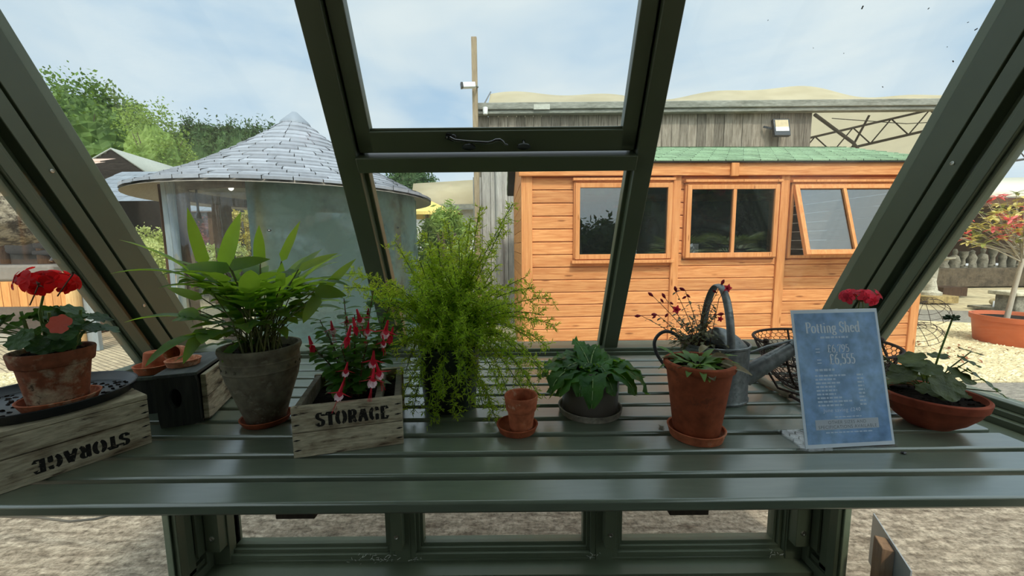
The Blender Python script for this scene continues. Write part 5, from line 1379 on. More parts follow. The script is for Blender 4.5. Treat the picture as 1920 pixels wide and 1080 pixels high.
# canopy
FAB = m_leaf('canopy_fabric', rgb(206, 196, 168), rgb(190, 180, 152), .45, rgb(226, 214, 184), rough=.8, scale=2, var=(1, 1))
cn = thing('canopy', 'cream fabric roof stretched over the weathered barn', 'canopy', (bl.x, YB, 0))
m = MB(); nx, ny = 90, 22; yr = 2.3; yf = 6.0; xe = x2 + 1.0; vs = []; fs = []
def ridge_z(x): return at(1300, 172, YB + yr).z + .10 * sin(x * 1.15 + 0.6) * (0.3 + min(1, x / 6.0)) + .05 * sin(x * 2.9)
for i in range(nx + 1):
    x = .10 + (xe - .10) * i / nx
    for j in range(ny + 1):
        y = -.05 + (yf + .05) * j / ny; zr_ = ridge_z(x)
        if y < yr: t_ = (y + .05) / (yr + .05); zz = zg1 + (zr_ - zg1) * (t_ - .12 * sin(pi * t_))
        else: t_ = (y - yr) / (yf - yr); zz = zr_ + (zg1 - .25 - zr_) * (t_ + .06 * sin(pi * t_))
        vs.append(V((x, y, zz)))
for i in range(nx):
    for j in range(ny): a = i * (ny + 1) + j; fs.append((a, a + ny + 1, a + ny + 2, a + 1))
m.add(vs, fs); m.build('fabric', FAB, cn)
m = MB(); m.tube([(.10, -.05, zg1), (.06, .8, zg1 + .33), (.10, yr, ridge_z(.1))], .015, 6); m.build('end_strap', BLACKIRON, cn)
TRUSS = m_plain('dark_steel', rgb(58, 52, 46), rough=.6, var=.15)
def truss(y, x0, x1, z0, z1, n):
    m = MB(); a0, a1 = V((x0, y, z0)), V((x1, y, z1)); h = .42
    m.tube([a0, a1], .028, 8); m.tube([a0 + V((0, 0, h)), a1 + V((0, 0, h))], .024, 8)
    for k in range(n):
        p = a0.lerp(a1, k / n); q = a0.lerp(a1, (k + .5) / n) + V((0, 0, h)); r = a0.lerp(a1, (k + 1) / n); m.tube([p, q], .013, 6); m.tube([q, r], .013, 6)
    return m.build('truss', TRUSS, cn)
def cl_(px, py, Y): return at(px, py, Y) - V((bl.x, YB, 0))
for (p, q, n) in (((1490, 302, 8.6), (1775, 236, 8.6), 4), ((1760, 324, 10.2), (2200, 254, 10.2), 8)):
    a = cl_(*p); c = cl_(*q); truss(a.y, a.x, c.x, a.z, c.z, n)
m = MB(); m.tube([cl_(1528, 215, 7.4), cl_(1600, 268, 8.0), cl_(1622, 300, 8.4)], .03, 8); m.tube([cl_(1630, 216, 8.0), cl_(1585, 300, 8.4)], .02, 8); m.build('brace', TRUSS, cn)
m = MB(); m.tube([cl_(1560, 222, 8.0), cl_(1700, 232, 8.0), cl_(1800, 226, 8.0)], .008, 6); m.build('lighting_cable', BLACKIRON, cn)
for px in (1760, 2150):
    p = cl_(px, 330, 12.5); MB().tube([(p.x, p.y, 0), (p.x, p.y, zg1 - .3)], .06, 10).build('canopy_post', TRUSS, cn)
# pole and camera
pl = at(893, 300, 6.35); zt = at(893, 70, 6.35).z
p = thing('wooden_pole', 'tall thin weathered wooden pole at the barn corner', 'pole', (pl.x, 6.35, 0))
MB().box(-.042, .042, -.03, .03, 0, zt).build('shaft', m_wood('pole_wood', rgb(128, 112, 90), rgb(166, 150, 124), 'Z', rough=.9), p, bevel=.005)
c = at(880, 160, 6.2)
cc = thing('security_camera', 'white security camera bracketed to the wooden pole', 'camera', c)
d = V((-1, -.25, -.12)).normalized()
MB().bar(V((0.0, 0, 0)) - d * .09, V((0, 0, 0)) + d * .10, .085, .075).build('housing', m_plain('white_plastic', rgb(226, 228, 228), rough=.4, var=.03), cc, bevel=.008)
MB().bar(d * .101, d * .135, .088, .078).build('hood', BLACKIRON, cc, bevel=.006)
MB().tube([-d * .08, V((.10, .06, .01)), V((.12, .12, .02))], .014, 8).build('bracket', GUT, cc)
# floodlight, small lamp
c = at(1464, 240, YB - .14); f = thing('floodlight', 'square floodlight fixed under the barn gutter', 'light fitting', c)
M = Matrix.Rotation(radians(-14), 4, 'X')
MB().box(-.13, .13, -.03, .03, -.145, .145, M).build('housing', BLACKIRON, f, bevel=.008)
MB().box(-.105, .105, -.036, -.0305, .0, .12, M).build('reflector', m_plain('reflector', rgb(190, 170, 130), rough=.25, spec=.6), f); MB().box(-.105, .105, -.036, -.0305, -.07, -.0005, M).build('lens', m_plain('white_lens', rgb(236, 236, 236), rough=.3), f)
MB().bar(V((-.13, .02, 0)), V((-.22, .10, .05)), .03, .03).build('bracket', BLACKIRON, f)
c = at(910, 209, YB - .2); MBm = MB().lathe([(0, -.05), (.035, -.045), (.04, 0), (.04, .06), (0, .062)], 16)
tag(MBm.build('downlight', m_plain('white_lamp', rgb(230, 230, 226), rough=.4), None, loc=c), 'small white downlight at the left end of the barn gutter', 'light fitting')
# low canopy behind, between pavilion and barn
cz = thing('canopy', 'pale low fabric roof seen between the pavilion and the barn', 'canopy', at(835, 380, 10.5))
o = V(cz.location); A, B_, C_, D_ = at(770, 384, 10.5) - o, at(892, 384, 10.5) - o, at(890, 338, 12.5) - o, at(775, 345, 12.5) - o
m = MB(); m.add([A, B_, C_, D_], [(0, 1, 2, 3)]); m.build('fabric', FAB, cz, solid=.03)
MB().box(A.x, B_.x, -.05, .05, A.z - .12, A.z).build('gutter', GUT, cz); MB().box(A.x, B_.x, .3, .36, -o.z, A.z - .1).build('white_wall', m_plain('white_board', rgb(206, 206, 200), rough=.8), cz)
pr_ = thing('parasol', 'straw-yellow thatched parasol beyond the bamboo', 'parasol', V((at(800, 390, 8.2).x, 8.2, 0)))
zp = at(800, 400, 8.2).z; MB().lathe([(0, zp + .30), (.25, zp + .18), (.75, zp - .02), (.74, zp - .08), (0, zp + .05)], 24, wob=.02).build('thatch', m_wood('straw', rgb(206, 178, 96), rgb(232, 208, 132), 'Z', rough=.95), pr_)
MB().tube([(0, 0, 0), (0, 0, zp)], .04, 8).build('pole', BARNP, pr_)

# ================================================================== ROUND PAVILION
SLATE = m_plain('grey_slate', rgb(146, 150, 158), rough=.5, spec=.4, var=.12, scale=14, islands=(.72, 1.14), bmp=.1)
OAK = m_wood('dark_oak', rgb(74, 54, 42), rgb(108, 82, 62), 'Z', rough=.8)
PINE = m_wood('orange_pine', rgb(196, 130, 74), rgb(222, 160, 98), 'Z', rough=.7)
GREYB = m_wood('blue_grey_board', rgb(120, 132, 138), rgb(152, 162, 164), 'Z', rough=.8)
PD, PAZ = 5.8, radians(-28.3); PC = V((PD * sin(PAZ), PD * cos(PAZ), 0)); PR, PW = 1.67, 1.40; PZ = 1.97; PH = 1.06
pv = thing('round_pavilion', 'round garden pavilion with a bell-shaped slate roof', 'pavilion', PC)
def rprof(t):  # t 0 eave .. 1 apex -> r, z
    return PR * (1 - t) , PZ + PH * (0.66 * t + 0.34 * t ** 2.0)
m = MB(); rs = random.Random(5); rows = 17
for j in range(rows):
    t0, t1 = j / rows * .95, (j + 1.22) / rows * .95
    r0, z0 = rprof(t0); r1, z1 = rprof(min(t1, .97)); n = max(9, int(2 * pi * r0 / .245)); ph = rs.uniform(0, 1)
    for k in range(n):
        a0 = 2 * pi * (k + ph) / n + .004 / max(r0, .2); a1 = 2 * pi * (k + 1 + ph) / n - .004 / max(r0, .2); l = rs.uniform(.018, .03)
        P = lambda r, a, z: (r * cos(a), r * sin(a), z)
        am = (a0 + a1) / 2
        m.add([P(r0, a0, z0 + l), P(r0, am, z0 + l), P(r0, a1, z0 + l), P(r1, a1, z1 + .004), P(r1, am, z1 + .004), P(r1, a0, z1 + .004), P(r0, a0, z0 - .004), P(r0, am, z0 - .004), P(r0, a1, z0 - .004)], [(0, 1, 4, 5), (1, 2, 3, 4), (6, 7, 1, 0), (7, 8, 2, 1)])
m.build('slates', SLATE, pv, smooth=False)
m = MB(); pr2 = [rprof(i / 20 * .97) for i in range(21)]; m.lathe([(r, z - .03) for r, z in pr2] + [(0, pr2[-1][1] - .03)], 48); m.build('soffit', m_wood('soffit_boards', rgb(168, 158, 144), rgb(196, 186, 172), 'X'), pv)
r, z = rprof(.93); MB().lathe([(r + .06, z - .03), (r + .05, z + .0), (.03, z + .13), (0, z + .14)], 24).build('cap', m_plain('lead_cap', rgb(132, 140, 150), rough=.5, var=.06), pv)
def angof(px, py, R, near=True): p = az_point(px, py, PC.x, PC.y, R, near) - PC; return atan2(p.y, p.x)
a_l, a_m, a_r = angof(333, 450, PW), angof(474, 450, PW), angof(777, 450, PW)
def upost(a, w, mat, name='post', R=PW, dpt=.08, h=PZ + .06):
    M = Matrix.Rotation(a, 4, 'Z'); m = MB(); m.box(R - dpt / 2, R + dpt / 2, -w / 2, w / 2, 0, h, M); return m.build(name, mat, pv, bevel=.008)
aL = angof(322, 450, PW); upost(aL + .02, .10, GREYB, 'grey_post'); upost(angof(345, 450, PW - .12), .14, OAK, 'oak_post', PW - .12, .12)
upost(angof(493, 450, PW), .07, PINE, 'pine_post', PW + .0, .07); upost(angof(746, 450, PW), .06, PINE, 'pine_post', PW + .0, .06); upost(angof(477, 450, PW + .03), .10, GREYB, 'grey_post', PW - .06)
for px in (418, 300): upost(angof(px, 420, PW - .1, False), .18, OAK, 'oak_post', PW - .1, .14)
for k in range(0): upost(angof(560 + 70 * k, 420, PW - .1, False), .16, OAK, 'oak_post', PW - .1, .14)
PVC = m_glass('frosted_sheet', tint=(.60, .68, .68, 1), ior=1.4, dirt=.8, dirtcol=(.64, .78, .80, 1), dscale=1.6, rough=.25)
CLEAR = m_glass('clear_sheet', tint=(.93, .95, .95, 1), ior=1.4, dirt=.05, dscale=2.0, rough=.05)
def sheet(name, a0, a1, mat, z0=.04, z1=PZ + .02, R=PW + .055, n=26):
    m = MB(); vs = []; fs = []; nz = 14
    for i in range(n + 1):
        a = a0 + (a1 - a0) * i / n
        for j in range(nz + 1):
            zz = z0 + (z1 - z0) * j / nz; rr = R + .008 * sin(i * .9 + j * .5) + .004 * sin(i * 2.3)
            vs.append(V((rr * cos(a), rr * sin(a), zz)))
    for i in range(n):
        for j in range(nz): q = i * (nz + 1) + j; fs.append((q, q + nz + 1, q + nz + 2, q + 1))
    m.add(vs, fs); return m.build(name, mat, pv, solid=.002)
if a_m < a_l: a_m += 2 * pi
if a_r < a_m: a_r += 2 * pi
sheet('clear_sheet', a_l, a_m, CLEAR); sheet('frosted_sheet', a_m, a_r, PVC)
sheet('frosted_sheet', a_r, a_r + 1.1, PVC)
m = MB()
for k in range(36):
    a0, a1 = 2 * pi * k / 36, 2 * pi * (k + 1) / 36; rr = PW - .12
    m.add([(rr * cos(a), rr * sin(a), z) for a in (a0, a1) for z in (PZ - .03, PZ + .08)], [(0, 2, 3, 1)])
m.build('ring_beam', OAK, pv, solid=.10)
MB().lathe([(0, .0), (PW + .02, .0), (PW + .02, .04), (0, .05)], 40).build('floor', m_plain('pavilion_floor', rgb(150, 140, 120), rough=.9), pv)
for px, py in ((505, 432), (745, 427)):
    p = az_point(px, py, PC.x, PC.y, PW + .06) - PC; MB().blob(p, (.02, .02, .012), 8, 6).build('turn_clip', BLACKIRON, pv)
p = az_point(371, 390, PC.x, PC.y, .3) - PC; MB().tube([p + V((0, 0, .5)), p + V((0, 0, -.02)), p + V((0, 0, -.12))], [.008, .012, .03], 8).build('pendant', BLACKIRON, pv)
lamp = bpy.data.materials.new('bulb'); lamp.use_nodes = True; lamp.node_tree.nodes['Principled BSDF'].inputs['Emission Color'].default_value = (1, .9, .7, 1); lamp.node_tree.nodes['Principled BSDF'].inputs['Emission Strength'].default_value = 6
p = az_point(433, 353, PC.x, PC.y, PW - .2, True) - PC; MB().blob(p + V((0, 0, -.0)), .022, 10, 8).build('bulb', lamp, pv)

# ================================================================== LEAFY THINGS OUTDOORS
def cloud(mb, c, r, n, size, rs, clusters=40, spread=.28, shape=None, asp=.45, flat=.0):
    c = V(c); rx, ry, rz = r
    cs = []
    while len(cs) < clusters:
        p = V((rs.uniform(-1, 1), rs.uniform(-1, 1), rs.uniform(-1, 1))); l = p.length
        if l > 1 or l < .25: continue
        if shape and not shape(p): continue
        cs.append(p)
    for i in range(n):
        q = rs.choice(cs); d = V((rs.gauss(0, 1), rs.gauss(0, 1), rs.gauss(0, 1))) * spread * .6
        p = c + V(((q.x + d.x) * rx, (q.y + d.y) * ry, (q.z + d.z) * rz))
        if p.z < .03: continue
        a = V((rs.gauss(0, 1), rs.gauss(0, 1), rs.gauss(0, 1) * (1 - flat))).normalized(); b_ = a.orthogonal().normalized(); b_ = Matrix.Rotation(rs.uniform(0, 6.28), 3, a) @ b_
        s = size * rs.uniform(.6, 1.3); w = b_ * s * asp
        mb.add([p - a * s * .5, p + w * .5, p + a * s * .5, p - w * .5], [(0, 1, 2, 3)])
BARK = m_wood('bark', rgb(84, 76, 64), rgb(112, 102, 88), 'Z', rough=.95)
def tree(name, label, px, pt, pb, Y, wpx, mat, n, size, seed, asp=.5, clusters=60, core=0, cat='tree', group=None, shape=None):
    rs = random.Random(seed); t = at(px, pt, Y); b_ = at(px, pb, Y); g = thing(name, label, cat, (t.x, Y, 0), 0, group)
    rx = wpx / 735 * Y / 2; zc = (t.z + b_.z) / 2; rz = (t.z - b_.z) / 2
    m = MB(); cloud(m, (0, 0, zc), (rx * .86, rx * .86, rz * .9), n, size, rs, clusters, .21, shape, asp)
    if core: m.blob((0, 0, zc - rz * .06), (rx * core, rx * core, rz * core), 56, 34, .085, rs)
    m.build('crown', mat, g, smooth=False)
    m = MB(); m.tube([(0, 0, 0), (.05, 0, zc * .6), (0, 0, zc)], [rx * .07 + .04, rx * .05 + .03, .03], 8)
    for k in range(5):
        a = rs.uniform(0, 6.28); m.tube([(0, 0, zc * .5), (rx * .4 * cos(a), rx * .4 * sin(a), zc), (rx * .7 * cos(a), rx * .7 * sin(a), zc + rz * .4)], [.06 + rx * .02, .04, .015], 6)
    m.build('trunk', BARK, g); return g
LFA = m_leaf('summer_leaf', rgb(72, 98, 46), rgb(106, 132, 64), .3, rgb(130, 158, 56), rough=.6, scale=.7, var=(.6, 1.25))
LFB = m_leaf('birch_leaf', rgb(104, 132, 62), rgb(134, 156, 80), .35, rgb(160, 184, 76), rough=.6, scale=.7, var=(.7, 1.2))
LFC = m_leaf('conifer_leaf', rgb(48, 74, 40), rgb(74, 100, 52), .15, rgb(100, 130, 50), rough=.7, scale=.7, var=(.5, 1.3))
LFD = m_leaf('variegated_leaf', rgb(172, 184, 108), rgb(206, 212, 146), .35, rgb(220, 226, 140), rough=.6, scale=4, var=(.7, 1.2))
LFR = m_leaf('red_shrub_leaf', rgb(186, 92, 88), rgb(206, 128, 110), .35, rgb(226, 120, 110), scale=4, var=(.6, 1.2))
LFY = m_leaf('golden_leaf', rgb(196, 176, 88), rgb(176, 176, 96), .35, rgb(220, 200, 90), scale=4, var=(.7, 1.2))
LFG = m_leaf('bamboo_leaf', rgb(120, 148, 78), rgb(164, 186, 110), .4, rgb(190, 214, 110), scale=4, var=(.6, 1.25))
tree('broadleaf_tree', 'tall broadleaf tree rising highest at the far left', 128, 142, 420, 24, 250, LFA, 18000, .24, 1, .6, 150, .76)
tree('broadleaf_tree', 'dense green tree between the tallest tree and the birch', 215, 178, 420, 26, 150, LFA, 10000, .24, 2, .6, 90, .74)
tree('broadleaf_tree', 'leafy tree at the left frame edge behind the tallest tree', 20, 190, 420, 25, 130, LFA, 7000, .24, 3, .6, 60, .7)
tree('birch_tree', 'pale green weeping birch before the dark conifers', 278, 190, 420, 22, 125, LFB, 10000, .17, 4, .45, 90, .66)
cone = lambda p: hypot(p.x, p.y) < .95 * (1 - (p.z + 1) / 2) ** .7 + .05
rs0 = random.Random(31)
for i, px in enumerate((325, 352, 378, 402, 426, 450, 473, 496, 512)):
    top = (232, 222, 214, 221, 217, 222, 226, 232, 218)[i]
    tree('conifer', ['dark conifer first from the left in the far hedge row', 'dark conifer second from the left in the far hedge row', 'dark conifer third from the left in the far hedge row', 'dark conifer fourth from the left in the far hedge row', 'dark conifer fifth from the left in the far hedge row', 'dark conifer sixth from the left in the far hedge row', 'dark conifer seventh from the left in the far hedge row', 'dark conifer eighth from the left in the far hedge row', 'slender dark conifer at the right end of the hedge, beside the slate roof'][i], px, top, 430, 30, 66 if i < 8 else 30, LFC, 6500 if i < 8 else 2500, .27, 60 + i, .35, 80, .85 if i < 8 else 0, group='conifer hedge behind the pavilion', shape=None if i < 8 else cone)
tree('conifer', 'dark conifer over the low canopy right of the pavilion', 770, 300, 420, 30, 100, LFC, 7000, .26, 80, .4, 60, .7)
tree('variegated_bush', 'rounded cream-variegated bush beside the pavilion', 272, 425, 555, 6.2, 84, LFD, 9000, .048, 81, .5, 110, .72, 'bush')
tree('red_shrub', 'red-leaved shrub seen through the clear pavilion sheet', 383, 405, 480, 9.5, 62, LFR, 2200, .08, 82, .5, 40, 0, 'bush')
tree('golden_shrub', 'golden shrub seen through the clear pavilion sheet', 448, 380, 500, 9.5, 60, LFY, 2400, .08, 83, .5, 40, 0, 'bush')
tree('green_shrub', 'grey-green shrub below the red one behind the pavilion', 420, 435, 520, 8.6, 70, LFD, 2000, .08, 84, .5, 40, 0, 'bush')
tree('bamboo', 'pale feathery bamboo clump between pavilion and barn', 832, 385, 560, 5.7, 120, LFG, 9000, .11, 85, .22, 80, 0, 'bamboo')

# ================================================================== LEFT SIDE BUILDINGS
g = thing('slate_hut', 'long low hut with a pale slate roof behind the bush', 'building', (at(280, 395, 9.0).x, 9.0, 0))
o = V(g.location); ze = at(280, 397, 9.0).z; zt_ = at(280, 322, 11.2).z; x0 = at(60, 390, 9.0).x - o.x; x1 = at(408, 392, 9.0).x - o.x
m = MB(); rs = random.Random(19)
for j in range(9):
    t0, t1 = j / 9, (j + 1.15) / 9; ya, yb = 2.2 * t0, 2.2 * min(t1, 1); za, zb = ze + (zt_ - ze) * t0, ze + (zt_ - ze) * min(t1, 1); x = x0
    xr = x1 - 1.3 * t0
    while x < xr:
        w = min(.30, xr - x); m.add([(x + .003, ya, za + .02), (x + w - .003, ya, za + .02), (x + w - .003, yb, zb + .005), (x + .003, yb, zb + .005), (x + .003, ya, za - .01), (x + w - .003, ya, za - .01)], [(0, 1, 2, 3), (4, 5, 1, 0)]); x += .30
m.build('slates', m_plain('pale_slate', rgb(124, 131, 139), rough=.7, spec=.3, var=.08, islands=(.86, 1.1)), g, smooth=False)
m = MB(); m.add([(x0, 0, ze - .02), (x1, 0, ze - .02), (x1 - 1.3, 2.2, zt_ - .02), (x0, 2.2, zt_ - .02)], [(0, 3, 2, 1)]); m.build('roof_boards', OAK, g, solid=.03)
MB().box(x0, x1 - .4, 1.9, 2.0, 0, ze).build('back_wall', DARKIN, g)
for px in (262, 308, 130, 395): 
    X = at(px, 430, 9.1).x - o.x; MB().box(X - .05, X + .05, .1, .2, 0, ze).build('post', PINE if px == 262 else OAK, g)
MB().box(x0, x1 - .05, .16, .17, .1, ze - .05).build('clear_sheet', CLEAR, g)
g = thing('gabled_barn', 'old dark-boarded gable with a pale roof under the trees', 'building', (at(212, 300, 14).x, 14, 0))
o = V(g.location); ap, el_, er = at(212, 282, 14) - o, at(120, 332, 14) - o, at(286, 334, 14) - o
m = MB(); k = 9
for i in range(k):
    za, zb = er.z + (ap.z - er.z) * i / k, er.z + (ap.z - er.z) * (i + .97) / k; xa, xb = el_.x * (1 - i / k), er.x * (1 - i / k); m.add([(xa, 0, za), (xb, 0, za), (xb * .9, -.02, zb), (xa * .9, -.02, zb)], [(0, 1, 2, 3)])
m.box(el_.x, er.x, 0.02, 5, 0, er.z); m.build('gable_boards', m_wood('tarred_boards', rgb(40, 36, 34), rgb(66, 60, 56), 'X', rough=.95), g, smooth=False)
ro = m_plain('pale_roofing', rgb(146, 150, 142), rough=.8, var=.1)
m = MB(); e = .04; m.add([(0, -e, ap.z + .06), (el_.x * 1.12, -e, el_.z - .05), (el_.x * 1.12 - 1, 5, el_.z - .05), (-1, 5, ap.z + .06), (er.x * 1.1, -e, er.z - .02), (er.x * 1.1 - 1, 5, er.z - .02)], [(0, 1, 2, 3), (0, 3, 5, 4)]); m.build('roof', ro, g, solid=.05)
# lodge with sofa at the far left
LY = 5.0
REDT = m_plain('pinkish_tiles', rgb(196, 168, 152), rough=.8, var=.1, islands=(.85, 1.1))
LOG = m_wood('peeled_log', rgb(188, 146, 96), rgb(214, 178, 126), 'Z', rough=.75)
lg = thing('log_lodge', 'open log-post lodge at the far left with a tiled roof', 'building', (at(0, 500, LY).x, LY, 0)); o = V(lg.location)
zE = at(20, 345, LY).z; zT = at(0, 300, LY + 1.4).z
m = MB()
for j in range(6):
    t0, t1 = j / 6, (j + 1.1) / 6; X = -3.0; xr = at(42, 345, LY).x - o.x + .15 - t0 * .4
    while X < xr:
        w = min(.3, xr - X); m.add([(X, 1.4 * t0, zE + (zT - zE) * t0 + .02), (X + w - .006, 1.4 * t0, zE + (zT - zE) * t0 + .02), (X + w - .006, 1.4 * t1, zE + (zT - zE) * t1), (X, 1.4 * t1, zE + (zT - zE) * t1), (X, 1.4 * t0, zE + (zT - zE) * t0 - .01), (X + w - .006, 1.4 * t0, zE + (zT - zE) * t0 - .01)], [(0, 1, 2, 3), (4, 5, 1, 0)]); X += .3
m.build('roof_tiles', REDT, lg, smooth=False)
xr = at(60, 345, LY).x - o.x; MB().box(-3, xr, .0, .12, zE - .16, zE - .02).build('eave_beam', OAK, lg)
def post(px, Y, r, mat, name='log_post', zt=None): 
    p = at(px, 520, Y) - o; return MB().tube([(p.x, p.y, 0), (p.x + .01, p.y, .9), (p.x, p.y, zt or zE)], [r, r * .95, r * .9], 14).build(name, mat, lg)
post(132, LY, .075, LOG); post(88, LY + 1.0, .085, OAK); post(15, LY + 1.1, .06, OAK)
p = at(155, 520, LY + .05) - o; MB().box(p.x - .05, p.x + .10, p.y, p.y + .05, 0, zE).build('grey_post', GREYB, lg)
pw = at(-60, 545, LY + .15) - o; p2 = at(128, 545, LY + .15) - o; zw0, zw1 = at(60, 575, LY + .15).z, at(60, 528, LY + .15).z
m = MB()
for k in range(12): xa = pw.x + (p2.x - pw.x) * k / 12; m.box(xa, xa + (p2.x - pw.x) / 12 - .008, p2.y, p2.y + .05, zw0, zw1)
m.build('low_panel', PINE, lg, bevel=.004)
MB().box(pw.x - .5, p2.x + .2, p2.y + 1.7, p2.y + 1.75, 0, zE).build('back_wall', DARKIN, lg)
p = at(-400, 600, LY) - o; q = at(232, 600, 6.4)
st_ = MB(); a, b_, c_, d_ = onz(-300, 650, .12), onz(60, 627, .12), onz(232, 580, .12), onz(120, 556, .12)
st_.prism([(a.x, a.y), (b_.x, b_.y), (c_.x, c_.y), (d_.x, d_.y + .8), (a.x, d_.y + .8)], lambda u, v, t_: V((u, v, t_)), 0.001, .12)
tag(st_.build('deck', m_plain('pale_deck', rgb(176, 168, 154), rough=.8, var=.1), None, smooth=False), 'pale raised deck edge in front of the log lodge', 'deck')
# sofa
FABR = m_plain('taupe_fabric', rgb(104, 98, 92), rough=.95, spec=.1, var=.1)
s = thing('sofa', 'long grey-brown sofa inside the log lodge', 'sofa', (at(20, 500, LY + .6).x, LY + .6, 0)); o2 = V(s.location)
za, zb, zc = at(20, 528, LY + .6).z, at(20, 497, LY + .6).z, at(20, 470, LY + .7).z
MB().box(-1.5, .62, 0, .75, .05, za).build('base', FABR, s, bevel=.03); MB().box(-1.5, .60, -.02, .5, za + .003, zb).build('seat_cushion', m_plain('grey_fabric', rgb(132, 126, 118), rough=.95, var=.08), s, bevel=.04); MB().box(-1.5, .62, .52, .75, za, zc).build('backrest', FABR, s, bevel=.03)
def cushion(px0, px1, py0, py1, label, sq=.16):
    a, b_ = at(px0, py1, LY + .95), at(px1, py0, LY + .95); c = (a + b_) / 2; m = MB(); m.blob((0, 0, 0), ((b_.x - a.x) / 2, .09, (b_.z - a.z) / 2), 16, 10)
    for i, p in enumerate(m.v):
        x, y, z_ = p; hx, hz = (b_.x - a.x) / 2, (b_.z - a.z) / 2; fx = abs(x) / hx; fz = abs(z_) / hz; k = 1 + .22 * min(fx, fz) * 1.4; m.v[i] = (x * k, y, z_ * k)
    c.y = LY + .99; tag(m.build('cushion', m_plain('dark_cushion', rgb(86, 80, 78), rough=.95, var=.1), None, loc=c), label, 'cushion', 'cushions on the lodge sofa')
cushion(8, 62, 454, 478, 'dark grey cushion left of the other on the lodge sofa'); cushion(60, 100, 453, 468, 'upper of two stacked grey cushions on the lodge sofa'); cushion(58, 102, 468, 480, 'lower of two stacked grey cushions on the lodge sofa')
p = at(60, 425, LY + 1.35); bk = thing('wall_hanging', 'blue and orange striped cloth hanging behind the sofa', 'cloth', p)
for i, cc_ in enumerate((rgb(60, 84, 120), rgb(84, 108, 146), rgb(196, 128, 88), rgb(66, 92, 132))): MB().box(-.16 + i * .085, -.078 + i * .085, 0, .02, -.42, .16).build('stripe', m_plain('cloth_%d' % i, cc_, rough=.9), bk)
c = at(118, 466, LY - .08); b_ = at(95, 490, LY - .2); tag(MB().tube([b_, b_.lerp(c, .5) + V((0, 0, .02)), c], [.018, .02, .012], 8).build('hose_nozzle', BLACKIRON, None), 'black nozzle tied to the pale log post', 'nozzle')
# driftwood
DRIFT = m_patch('driftwood', rgb(168, 156, 134), rgb(86, 76, 64), 9, .44, .56, c3=rgb(52, 45, 40), rough=.95, bmp=.9, sc=(1, 2.5, 2.5))
def driftwood():
    rs = random.Random(29); e = at(70, 385, 2.75); c = at(18, 405, 2.7); s_ = at(-60, 412, 2.75)
    path = [V((s_.x - 1.3, 3.0, -.02)), V((s_.x - 1.0, 2.95, .7)), V((s_.x - .45, 2.85, 1.30)), s_, c, c.lerp(e, .6), e]
    g = thing('driftwood', 'gnarled grey driftwood trunk at the far left edge', 'driftwood', (path[0].x, path[0].y, 0)); o = V(g.location)
    m = MB(); R = [.22, .21, .20, .195, .185, .16, .09]; n = 26; P = []
    for i in range(len(path) - 1):
        for k in range(8): t = k / 8; P.append((path[i].lerp(path[i + 1], t), R[i] + (R[i + 1] - R[i]) * t))
    P.append((path[-1], R[-1])); vs = []; fs = []
    for i, (p, r) in enumerate(P):
        d = (P[min(i + 1, len(P) - 1)][0] - P[max(i - 1, 0)][0]).normalized(); e1 = d.cross(V((0, 0, 1))); e1 = e1.normalized() if e1.length > .01 else V((1, 0, 0)); e2 = d.cross(e1)
        for k in range(n):
            a = 2 * pi * k / n; j = 1 + .10 * sin(3 * a + i * .25) + .06 * sin(7 * a - i * .4) + rs.uniform(-.035, .035)
            vs.append(p - o + (e1 * cos(a) + e2 * sin(a)) * r * j)
    for i in range(len(P) - 1):
        for k in range(n): k1 = (k + 1) % n; fs.append((i * n + k, i * n + k1, (i + 1) * n + k1, (i + 1) * n + k))
    fs += [tuple(range(n - 1, -1, -1)), tuple((len(P) - 1) * n + k for k in range(n))]
    m.add(vs, fs); m.build('trunk', DRIFT, g, ang=60)
    m = MB()
    for k in range(46):
        t = rs.uniform(0, 1); p = c.lerp(e, t * 1.0) - o + V((rs.uniform(-.25, .05), -.05 + rs.uniform(-.1, .1), .12 + rs.uniform(-.03, .05) - t * .05)); d = V((rs.uniform(-1, 1), rs.uniform(-.8, .4), rs.uniform(.2, 1.1))).normalized(); m.tube([p - d * .04, p + d * rs.uniform(.03, .07), p + d * rs.uniform(.07, .12)], [.028, .018, .006], 6)
    m.build('broken_roots', DRIFT, g)
driftwood()

# ================================================================== RIGHT SIDE: STONE STALL, PLANTER
SY = 11.3
g = thing('stone_stall', 'dark open-fronted stall of garden stonework at the far right', 'building', (at(1830, 480, SY).x, SY, 0)); o = V(g.location)
xa, xb = at(1690, 450, SY).x - o.x, at(2150, 450, SY).x - o.x; zr0, zr1 = at(1860, 372, SY - .5).z, at(1860, 338, SY + 1.5).z
MB().box(xa, xb, 2.6, 2.7, 0, zr0 + .1).build('back_wall', m_wood('brown_boards', rgb(72, 54, 40), rgb(98, 74, 56), 'X', rough=.9), g)
m = MB(); m.add([(xa, -.6, zr0), (xb, -.6, zr0 + .1), (xb, 3.0, zr1 + .3), (xa, 3.0, zr1 + .2)], [(0, 1, 2, 3)]); m.build('roof', m_plain('cream_roof', rgb(206, 200, 180), rough=.8, var=.06), g, solid=.05)
MB().box(xa, xb, -.62, -.5, zr0 - .22, zr0).build('fascia', OAK, g)
zl0, zl1 = at(1850, 528, SY).z, at(1850, 503, SY).z
MB().box(xa, xb, .0, .2, max(0, zl0 - .2), zl1).build('low_wall', m_patch('grey_stone', rgb(100, 88, 72), rgb(78, 68, 56), 4), g, bevel=.02)
MB().box(xa, xb, .9, 1.6, zl1 + .1, zl1 + .18).build('shelf', OAK, g); MB().box(xa, xb, .2, 1.6, 0, zl1).build('plinth', m_patch('plinth_stone', rgb(104, 98, 86), rgb(84, 78, 68), 4), g)
